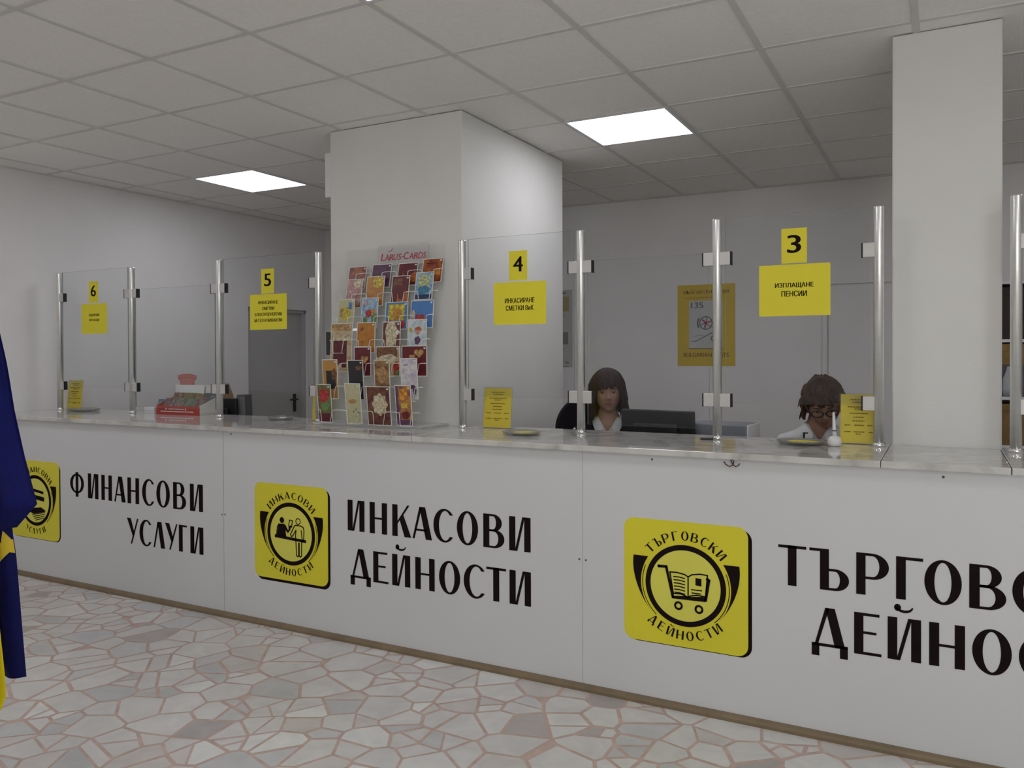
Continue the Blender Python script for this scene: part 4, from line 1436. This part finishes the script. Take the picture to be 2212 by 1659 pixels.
# ------------------------------------------------------------------ people
def head_mesh():
    """a head about 23 cm tall with brow, nose, lips, chin and ears; face towards -y"""
    nu, nv = 72, 56
    vs, fs = [], []

    def g(x, z, x0, z0, sx, sz):
        return math.exp(-((x - x0) / sx) ** 2 - ((z - z0) / sz) ** 2)
    for i in range(nv + 1):
        th = PI * i / nv
        for j in range(nu):
            ph = 2 * PI * j / nu
            d = Vector((math.sin(th) * math.sin(ph), -math.sin(th) * math.cos(ph), math.cos(th)))
            x, y, z = d.x * .074, d.y * .094, d.z * .117
            zz = z / .117
            if zz < 0:
                x *= 1 - .30 * (-zz) ** 1.7
                if y > 0:
                    y *= 1 - .42 * (-zz) ** 1.2
                else:
                    y *= 1 - .10 * (-zz) ** 2
            if y < 0:
                front = min(1.0, (-d.y) * 1.6)
                y += front * .006 * g(x, z, 0, .0, .06, .08)
                y -= front * (.006 * g(x, z, .030, .030, .022, .011) + .006 * g(x, z, -.030, .030, .022, .011) + .004 * g(x, z, 0, .030, .02, .02))
                y += front * (.011 * g(x, z, .031, .010, .017, .011) + .011 * g(x, z, -.031, .010, .017, .011))
                y -= front * (.010 * g(x, z, 0, .004, .009, .026) + .020 * g(x, z, 0, -.022, .011, .014) + .007 * g(x, z, .010, -.027, .008, .008) + .007 * g(x, z, -.010, -.027, .008, .008))
                y -= front * (.006 * g(x, z, 0, -.050, .024, .007) + .0065 * g(x, z, 0, -.063, .020, .006) - .005 * g(x, z, 0, -.0565, .026, .003))
                y -= front * (.010 * g(x, z, 0, -.092, .026, .016))
                y -= front * (.004 * g(x, z, .040, -.022, .018, .02) + .004 * g(x, z, -.040, -.022, .018, .02))
            vs.append((x, y, z))
    for i in range(nv):
        for j in range(nu):
            fs.append((i * nu + j, (i + 1) * nu + j, (i + 1) * nu + (j + 1) % nu, i * nu + (j + 1) % nu))
    # ears
    for s in (-1, 1):
        o = len(vs)
        for i in range(9):
            th = PI * i / 8
            for j in range(12):
                ph = 2 * PI * j / 12
                vs.append((s * (.073 + .010 * math.sin(th) * math.cos(ph)), .010 + .017 * math.sin(th) * math.sin(ph), -.006 + .032 * math.cos(th)))
        for i in range(8):
            for j in range(12):
                fs.append((o + i * 12 + j, o + (i + 1) * 12 + j, o + (i + 1) * 12 + (j + 1) % 12, o + i * 12 + (j + 1) % 12))
    return vs, fs


def skin_object(nodes, edges):
    """nodes: name -> (x, y, z, rx, ry)"""
    names = list(nodes)
    ix = {n: i for i, n in enumerate(names)}
    me = bpy.data.meshes.new('skeleton')
    me.from_pydata([nodes[n][:3] for n in names], [(ix[a], ix[b]) for a, b in edges], [])
    o = link('skeleton', me)
    o.modifiers.new('skin', 'SKIN')
    sv = me.skin_vertices[0].data
    for i, n in enumerate(names):
        sv[i].radius = nodes[n][3:5]
        sv[i].use_root = (i == 0)
    sub = o.modifiers.new('sub', 'SUBSURF')
    sub.levels = 2
    return evaluated(o, 'skinned')


def body_graph(lean=0.0, hands=None):
    """seated figure, feet on the floor, forearms on the desk; faces -y"""
    N, E = {}, []

    def nd(n, x, y, z, rx, ry=None, to=None):
        N[n] = (x, y, z, rx, ry if ry else rx)
        if to:
            E.append((to, n))
    nd('pelvis', 0, .02, .535, .135, .10)
    nd('waist', 0, .03 - lean * .1, .68, .120, .090, 'pelvis')
    nd('rib', 0, .02 - lean * .25, .82, .135, .095, 'waist')
    nd('chest', 0, .01 - lean * .40, .935, .140, .090, 'rib')
    nd('collar', 0, .02 - lean * .50, .998, .094, .070, 'chest')
    nd('neck', 0, .012 - lean * .55, 1.060, .050, .050, 'collar')
    nd('skull', 0, -.004 - lean * .62, 1.130, .052, .052, 'neck')
    for s, S in ((-1, 'l'), (1, 'r')):
        nd(S + 'shoulder', s * .155, .02 - lean * .45, .928, .056, .054, 'chest')
        nd(S + 'elbow', s * .225, -.03 - lean * .3, .775, .042, .040, S + 'shoulder')
        nd(S + 'wrist', s * .150, -.245 - lean * .3, .772, .026, .022, S + 'elbow')
        hx, hy, hz = s * .142, -.30 - lean * .3, .762
        nd(S + 'palm', hx, hy, hz, .034, .015, S + 'wrist')
        for k, (fx, ln) in enumerate(((-.027, .058), (-.009, .068), (.009, .064), (.026, .050))):
            nd(S + 'k%d' % k, hx - s * fx, hy - .038, hz - .001, .0095, .0085, S + 'palm')
            nd(S + 'm%d' % k, hx - s * fx * 1.15, hy - .038 - ln * .5, hz + .003, .0080, .0075, S + 'k%d' % k)
            nd(S + 't%d' % k, hx - s * fx * 1.2, hy - .038 - ln, hz - .010, .0065, .0062, S + 'm%d' % k)
        nd(S + 'th1', hx - s * .036, hy - .002, hz - .002, .0105, .0095, S + 'palm')
        nd(S + 'th2', hx - s * .058, hy - .028, hz - .004, .0085, .0080, S + 'th1')
        nd(S + 'th3', hx - s * .064, hy - .052, hz - .008, .0070, .0068, S + 'th2')
        nd(S + 'hip', s * .090, .0, .530, .092, .085, 'pelvis')
        nd(S + 'knee', s * .105, -.40, .520, .060, .058, S + 'hip')
        nd(S + 'ankle', s * .105, -.36, .090, .036, .036, S + 'knee')
        nd(S + 'foot', s * .108, -.44, .045, .040, .030, S + 'ankle')
        nd(S + 'toe', s * .112, -.53, .032, .034, .022, S + 'foot')
    return N, E


def make_person(label, loc, rz, head_c, head_r, lean, hair_fn, hair_mat, jacket, glasses, size=1.0, tufts=60):
    root = thing('person', label, 'person', loc, rz)
    root.scale = (size, size, size)
    N, E = body_graph(lean)
    HM = Matrix.Translation(head_c) @ Matrix.Rotation(head_r[1], 4, 'Z') @ Matrix.Rotation(head_r[0], 4, 'X') @ Matrix.Rotation(head_r[2], 4, 'Y')
    # body: torso, limbs and head fused into one skin
    sk = skin_object(N, E)
    b = MB()
    b.add([v.co for v in sk.vertices], [tuple(p.vertices) for p in sk.polygons])
    hv, hf = head_mesh()
    b.add([HM @ Vector(p) for p in hv], hf)
    o = b.build('body', MAT['skin'])
    rm = o.modifiers.new('fuse', 'REMESH')
    rm.mode = 'VOXEL'
    rm.voxel_size = .0042
    sm = o.modifiers.new('smooth', 'SMOOTH')
    sm.factor = .5
    sm.iterations = 2
    me = evaluated(o, 'body')
    me.materials.clear()
    for n in ('skin', 'lips'):
        me.materials.append(MAT[n])
    inv = HM.inverted()
    for p in me.polygons:
        p.use_smooth = True
        c = inv @ p.center
        if c.y < -.07 and (c.x / .0215) ** 2 + ((c.z + .0565) / .0088) ** 2 < 1:
            p.material_index = 1
    link('body', me, root)
    # eyes and brows
    for s in (-1, 1):
        e = MB()
        e.lathe([(.0105 * math.sin(PI * k / 10), -.0105 * math.cos(PI * k / 10)) for k in range(1, 10)], 16, xf=HM @ Matrix.Translation((s * .031, -.0735, .008)) @ Matrix.Diagonal((1.15, 1, .58, 1)))
        e = e.build('eye', MAT['eye'], root)
        MB().lathe([(.0054, 0), (.0048, .0012), (.001, .0018)], 14, xf=HM @ Matrix.Translation((s * .031 , -.0832, .007)) @ Matrix.Rotation(PI / 2, 4, 'X')).build('iris', MAT['iris'], e)
        pts = [HM @ Vector((s * (.016 + .008 * k), -.0955 + .0022 * k * k * .45, .027 + .0035 * math.sin(PI * k / 4) - .001 * k)) for k in range(5)]
        MB().tube(pts, [.0012, .0018, .0018, .0014, .0008], 6).build('eyebrow', hair_mat, root)
    # hair
    hr = MB()
    vs, fs = hair_fn()
    hr.add([HM @ Vector(p) for p in vs], fs, 0, True)
    o = hr.build('hair', hair_mat)
    nuv = len(vs)
    so = o.modifiers.new('thick', 'SOLIDIFY')
    so.thickness = .010
    so.offset = -1
    me = evaluated(o, 'hair')
    tf = MB()
    rnd = random.Random(9)
    tf.add([v.co for v in me.vertices], [tuple(p.vertices) for p in me.polygons], 0, True)
    for _ in range(tufts):
        i = rnd.randrange(int(nuv * .12), nuv)
        q = Vector(vs[i])
        if q.y < -.03 and abs(q.x) < .075 and (q.z < .085 or tufts < 100) or (tufts < 100 and q.z > .03):
            continue
        out = Vector((q.x, q.y, q.z * .5)).normalized()
        side = Vector((-out.y, out.x, 0)).normalized() * rnd.choice((-1, 1))
        ln = rnd.uniform(.022, .045) * (.45 if q.z < .01 else 1)
        pts = [q - out * .009 + Vector((0, 0, .012)), q + out * .003 + (side * .35 - Vector((0, 0, .55))) * ln * .5, q + out * rnd.uniform(.001, .007) + (side * .8 - Vector((0, 0, 1))) * ln]
        tf.tube([HM @ p for p in pts], [.004, .0048, .0014], 6)
    me2 = tf.mesh('hair', [hair_mat])
    link('hair', me2, root)

    def garment(name, keep, grow, mat, cut=None, thick=.003):
        NN = {n: (v[0], v[1], v[2], v[3] + grow * (.8 if 'wrist' in n else 1), v[4] + grow * (.8 if 'wrist' in n else 1)) for n, v in N.items() if keep(n)}
        EE = [(a, c) for a, c in E if a in NN and c in NN]
        me = skin_object(NN, EE)
        if cut:
            bm = bmesh.new()
            bm.from_mesh(me)
            z0, slope, w0, ztop = cut
            for co, no in (((w0, 0, z0), (1, 0, -slope)), ((-w0, 0, z0), (1, 0, slope)), ((0, 0, z0), (0, 0, 1)), ((0, 0, ztop), (0, 0, 1)), ((0, cy - .02, 0), (0, 1, 0))):
                bmesh.ops.bisect_plane(bm, geom=list(bm.verts) + list(bm.edges) + list(bm.faces), plane_co=co, plane_no=no)
            inside = lambda c: (c.z > z0 and c.y < cy - .02 and abs(c.x) < w0 + (c.z - z0) * slope) or c.z > ztop
            bmesh.ops.delete(bm, geom=[f for f in bm.faces if inside(f.calc_center_median())], context='FACES')
            bm.to_mesh(me)
            bm.free()
        me.materials.clear()
        me.materials.append(mat)
        o = link(name, me)
        so = o.modifiers.new('thick', 'SOLIDIFY')
        so.thickness = thick
        so.offset = 1
        m2 = evaluated(o, name)
        for p in m2.polygons:
            p.use_smooth = True
        return link(name, m2, root)
    finger = lambda n: n[1:] in ('palm', 'th1', 'th2', 'th3') or (n[1] in 'kmt' and n[2:].isdigit())
    upper = lambda n: n in ('pelvis', 'waist', 'rib', 'chest', 'collar', 'neck') or n[1:] in ('shoulder', 'elbow', 'wrist')
    cy = .02 - lean * .5

    vcut = lambda *q: q
    garment('shirt', upper, .007, MAT['shirt'], vcut(.955, .62, .0, 1.046))
    if jacket:
        garment('jacket', upper, .019, MAT['suit'], vcut(.80, .34, .012, 1.030))
    garment('trousers', lambda n: n == 'pelvis' or n[1:] in ('hip', 'knee', 'ankle'), .010, MAT['trousers'])
    garment('shoe', lambda n: n in ('lankle', 'lfoot', 'ltoe'), .007, MAT['suit'])
    garment('shoe', lambda n: n in ('rankle', 'rfoot', 'rtoe'), .007, MAT['suit'])
    # shirt collar: two standing flaps
    cb = .02 - lean * .5
    for s in (-1, 1):
        m = MB()
        A = [(s * .058, cb + .035, 1.050), (s * .070, cb - .012, 1.046), (s * .050, cb - .062, 1.024), (s * .012, cb - .092, .985)]
        B = [(s * .070, cb + .050, 1.012), (s * .086, cb - .014, 1.004), (s * .074, cb - .078, .975), (s * .044, cb - .108, .935)]
        vs = A + B
        m.add(vs, [(i, i + 1, 5 + i, 4 + i) for i in range(3)], 0, True)
        o = m.build('collar_flap', MAT['shirt'])
        so = o.modifiers.new('thick', 'SOLIDIFY')
        so.thickness = .004
        so.offset = 0
        sb = o.modifiers.new('sub', 'SUBSURF')
        sb.levels = 2
        me = evaluated(o, 'collar_flap')
        for p in me.polygons:
            p.use_smooth = True
        link('collar_flap', me, root)
    if glasses:
        gm = MB()
        for s in (-1, 1):
            pts = [HM @ Vector((s * .033 + .026 * math.cos(a), -.1015 + .0045 * math.cos(a) * s + .004 * abs(math.sin(a)) * 0, .004 + .017 * math.sin(a))) for a in [2 * PI * k / 28 for k in range(28)]]
            gm.tube(pts, .0030, 6, 0, True)
            gm.tube([HM @ Vector((s * .059, -.099, .008)), HM @ Vector((s * .074, -.070, .010)), HM @ Vector((s * .078, .0, .008)), HM @ Vector((s * .076, .018, -.004))], .0019, 6)
        gm.tube([HM @ Vector((-.008, -.105, .008)), HM @ Vector((0, -.1085, .011)), HM @ Vector((.008, -.105, .008))], .0018, 6)
        g = gm.build('glasses', MAT['black'], root)
        for s in (-1, 1):
            l = MB()
            l.add([HM @ Vector((s * .033 + .025 * math.cos(a), -.1015 + .0045 * math.cos(a) * s, .004 + .016 * math.sin(a))) for a in [2 * PI * k / 24 for k in range(24)]], [list(range(24))])
            l.build('lens', MAT['glass'], g)
    return root, HM


def hair_shell(a, b, c, hem, nu=120, nv=46, strand=.003, wav=.0, seed=0.0, yoff=.012, flare=.0):
    """cap of hair from the crown to a hem; hem(azimuth) is the lowest height (0 = front)"""
    vs, fs = [], []
    for i in range(nv + 1):
        for j in range(nu):
            az = 2 * PI * j / nu
            h = hem(az if az < PI else az - 2 * PI)
            t = i / nv
            arcl = PI / 2 * c
            total = (math.acos(max(-1, min(1, h / c))) * c) if h > 0 else arcl - h
            L = t * total
            if L < arcl:
                th = L / c
                rx, z = math.sin(th), c * math.cos(th)
            else:
                rx, z = 1.0 + flare * (L - arcl), -(L - arcl)
            n = noise.noise(Vector((math.sin(az) * 3 + seed, math.cos(az) * 3, z * 14)))
            n2 = noise.noise(Vector((math.sin(az) * 9 + seed, math.cos(az) * 9, z * 22 + 4)))
            st = strand * math.sin(az * 34 + 5 * n + z * 30) * min(1, rx * 2)
            k = 1 + wav * (n + .6 * n2) * min(1, rx * 1.6) + st / .1
            x, y = a * rx * math.sin(az) * k, -b * rx * math.cos(az) * k
            if L > arcl and math.cos(az) < 0:
                y -= (L - arcl) * .22 * -math.cos(az)
            vs.append((x, y + yoff, z * (1 + wav * .5 * n * min(1, rx * 1.6))))
    for i in range(nv):
        for j in range(nu):
            fs.append((i * nu + j, (i + 1) * nu + j, (i + 1) * nu + (j + 1) % nu, i * nu + (j + 1) % nu))
    return vs, fs


def sstep(x, a, b):
    t = max(0.0, min(1.0, (x - a) / (b - a)))
    return t * t * (3 - 2 * t)


def bob_hair():
    def hem(az):
        d = abs(math.degrees(az))
        fr = .027 + .010 * math.sin(az * 1.4 + .5) + .005 * math.sin(az * 19)
        return fr + (-.128 - .016 * math.sin(az * 9) - fr) * sstep(d, 34, 64)
    return hair_shell(.101, .116, .136, hem, nu=180, nv=64, strand=.0036, wav=.085, seed=1.3, flare=.35)


def short_hair():
    def hem(az):
        d = abs(math.degrees(az))
        fr = .040 + .008 * math.sin(az * 11)
        return fr + (-.060 - fr) * sstep(d, 48, 72) - .03 * sstep(d, 110, 150)
    return hair_shell(.104, .118, .140, hem, nu=180, nv=60, strand=.0040, wav=.13, seed=7.7)


make_person('person with dark shoulder-length hair in a black jacket, seated behind a black monitor', (2.015, 1.93, 0), .34,
            (0.0, -.045, 1.173), (.06, .06, -.06), .05, bob_hair, MAT['hairdark'], True, False, 1.03, 90)
p2, HM2 = make_person('person with short brown hair and glasses in a white shirt, head bowed over the desk', (3.145, 1.98, 0), .10,
                      (0.02, -.125, 1.130), (.42, .06, -.10), .18, short_hair, MAT['hairbrown'], False, True, 1.035, 260)
bd = MB()
bd.box(-.005, .005, -.002, .002, -.016, .016, 0, .001)
bd.box(-.005, .018, -.002, .002, .010, .016, 0, .001)
bd.build('badge', MAT['black'], p2, (-.066, -.20, .985))
office_chair(1.99, 1.95, 'black office chair of the dark haired clerk', .41, 1.175, .75)
office_chair(3.135, 2.07, 'black office chair of the clerk with glasses', .44, .98)

# ------------------------------------------------------------------ flags at the left edge of the view
FP = Vector((1.035, -1.085, 0))       # pole of the blue flag
FQ = Vector((1.115, -1.235, 0))       # pole of the yellow flag
ax = Vector((.879, .476, 0)).normalized()       # along the picture, to the right
ay = Vector((-.476, .879, 0)).normalized()      # away from the viewer
t = thing('flag_stand', 'round flag stand with two varnished poles at the left edge, outside the view', 'flag stand', (FP + FQ) / 2)
c = (FP + FQ) / 2
MB().lathe([(.20, 0), (.205, .012), (.19, .03), (.06, .045), (.03, .05)], 36).build('base', MAT['greyd'], t)
for P, top in ((FP, 2.42), (FQ, 2.30)):
    p = MB().tube([P - c + Vector((0, 0, .03)), P - c + Vector((0, 0, top))], .014, 14).build('pole', MAT['wood'], t)
    MB().lathe([(.014, 0), (.024, .02), (.012, .05), (.003, .10)], 16, c=(P.x - c.x, P.y - c.y, top)).build('finial', MAT['star'], p)


def cloth(rows, width_at, depth_fn, P, nu=60, close=False):
    """rows of a hanging cloth: heights; width_at(z) right reach from the pole; depth_fn(u, z) fold depth"""
    vs, fs = [], []
    for z in rows:
        w = width_at(z)
        for j in range(nu + 1):
            u = j / nu
            p = P + ax * (u * w) + ay * depth_fn(u, z)
            vs.append((p.x, p.y, z))
    for i in range(len(rows) - 1):
        for j in range(nu):
            fs.append((i * (nu + 1) + j, i * (nu + 1) + j + 1, (i + 1) * (nu + 1) + j + 1, (i + 1) * (nu + 1) + j))
    return vs, fs


def lerp_table(tab):
    def f(z):
        for (z0, w0), (z1, w1) in zip(tab, tab[1:]):
            if z0 >= z >= z1:
                return w0 + (w1 - w0) * (z0 - z) / (z0 - z1)
        return tab[0][1] if z > tab[0][0] else tab[-1][1]
    return f


# reach of the cloth right of the pole axis at each height
flag = thing('flag', 'dark blue flag with a gold star hanging at the left edge', 'flag', FP)
o = MB()
wt = lerp_table([(2.40, .03), (1.90, .10), (1.496, .181), (1.392, .201), (1.253, .220), (1.12, .247), (.974, .283)])
rows = [2.40 - (2.40 - .974) * k / 40 for k in range(41)]
vs, fs = cloth(rows, wt, lambda u, z: -.035 + .035 * math.sin(u * 13 + z * 1.3) * min(1, (2.45 - z)) - .02 * u, Vector((0, 0, 0)))
# slanting lower edge: from the tip at right back down to the pole
wtip = .283
extra = []
nu = 60
for k in range(1, 13):
    f = k / 12
    z = .974 - .070 * f
    w = wtip - .062 * f
    for j in range(nu + 1):
        u = j / nu
        p = ax * (u * w) + ay * (-.035 + .035 * math.sin(u * 13 + z * 1.3) - .02 * u)
        extra.append((p.x, p.y, z))
base = len(vs)
vs += extra
last = len(rows) - 1
seq = [last] + [last + k for k in range(1, 13)]
for i in range(12):
    for j in range(nu):
        a = (last + i) * (nu + 1) + j
        fs.append((a, a + 1, a + nu + 2, a + nu + 1))
o.add(vs, fs, 0, True)
bm_o = o.build('flag_fold', MAT['blue'])
so = bm_o.modifiers.new('thick', 'SOLIDIFY')
so.thickness = .0015
me = evaluated(bm_o, 'flag_fold')
link('flag_fold', me, flag)
o = MB()
wl = lerp_table([(1.30, .15), (.88, .187), (.81, .198), (.62, .2135), (.440, .229)])
rows = [1.30 - (1.30 - .440) * k / 36 for k in range(37)]
vs, fs = cloth(rows, wl, lambda u, z: .010 + .030 * math.sin(u * 11 + 1.0 + z) * (1 - .5 * u), Vector((0, 0, 0)))
o.add(vs, fs, 0, True)
ob = o.build('flag_cloth', MAT['blue'])
so = ob.modifiers.new('thick', 'SOLIDIFY')
so.thickness = .0015
me = evaluated(ob, 'flag_cloth')
link('flag_cloth', me, flag)
s = MB()


def on_cloth(u_, v_):
    z = .842 + v_
    reach = .180 + u_
    w = wl(z)
    u = min(1.0, reach / w)
    p = ax * min(reach, w) + ay * (.010 + .030 * math.sin(u * 11 + 1.0 + z) * (1 - .5 * u) - .0035)
    return (p.x, p.y, z)


ns, nr = 80, 9
sv, sf = [], []
for i in range(nr + 1):
    for j in range(ns):
        f = (j / 8) % 1.0
        seg = int(j / 8)
        ra, rb = (.050, .0195) if seg % 2 == 0 else (.0195, .050)
        a0, a1 = PI / 2 + .25 + seg * PI / 5, PI / 2 + .25 + (seg + 1) * PI / 5
        x_ = ra * math.cos(a0) * (1 - f) + rb * math.cos(a1) * f
        y_ = ra * math.sin(a0) * (1 - f) + rb * math.sin(a1) * f
        sv.append(on_cloth(x_ * i / nr, y_ * i / nr))
for i in range(nr):
    for j in range(ns):
        sf.append((i * ns + j, (i + 1) * ns + j, (i + 1) * ns + (j + 1) % ns, i * ns + (j + 1) % ns))
s.add(sv, sf)
s.build('star', MAT['star'], flag)

yf = thing('flag', 'bright yellow flag hanging before the blue flag at the lower left corner', 'flag', FQ)
o = MB()
wy = lerp_table([(2.28, .03), (1.5, .17), (1.1, .240), (.90, .2616), (.788, .271), (.656, .283), (.538, .294), (.4715, .297), (.445, .290), (.412, .273), (.395, .257), (.365, .20), (.34, .14)])
rows = [2.28 - (2.28 - .34) * k / 60 for k in range(61)]
vs, fs = cloth(rows, wy, lambda u, z: -.01 + .030 * math.sin(u * 10 + z * 1.1) * min(1, 2.3 - z), Vector((0, 0, 0)))
o.add(vs, fs, 0, True)
ob = o.build('flag_cloth', MAT['flagyellow'])
so = ob.modifiers.new('thick', 'SOLIDIFY')
so.thickness = .0015
me = evaluated(ob, 'flag_cloth')
link('flag_cloth', me, yf)
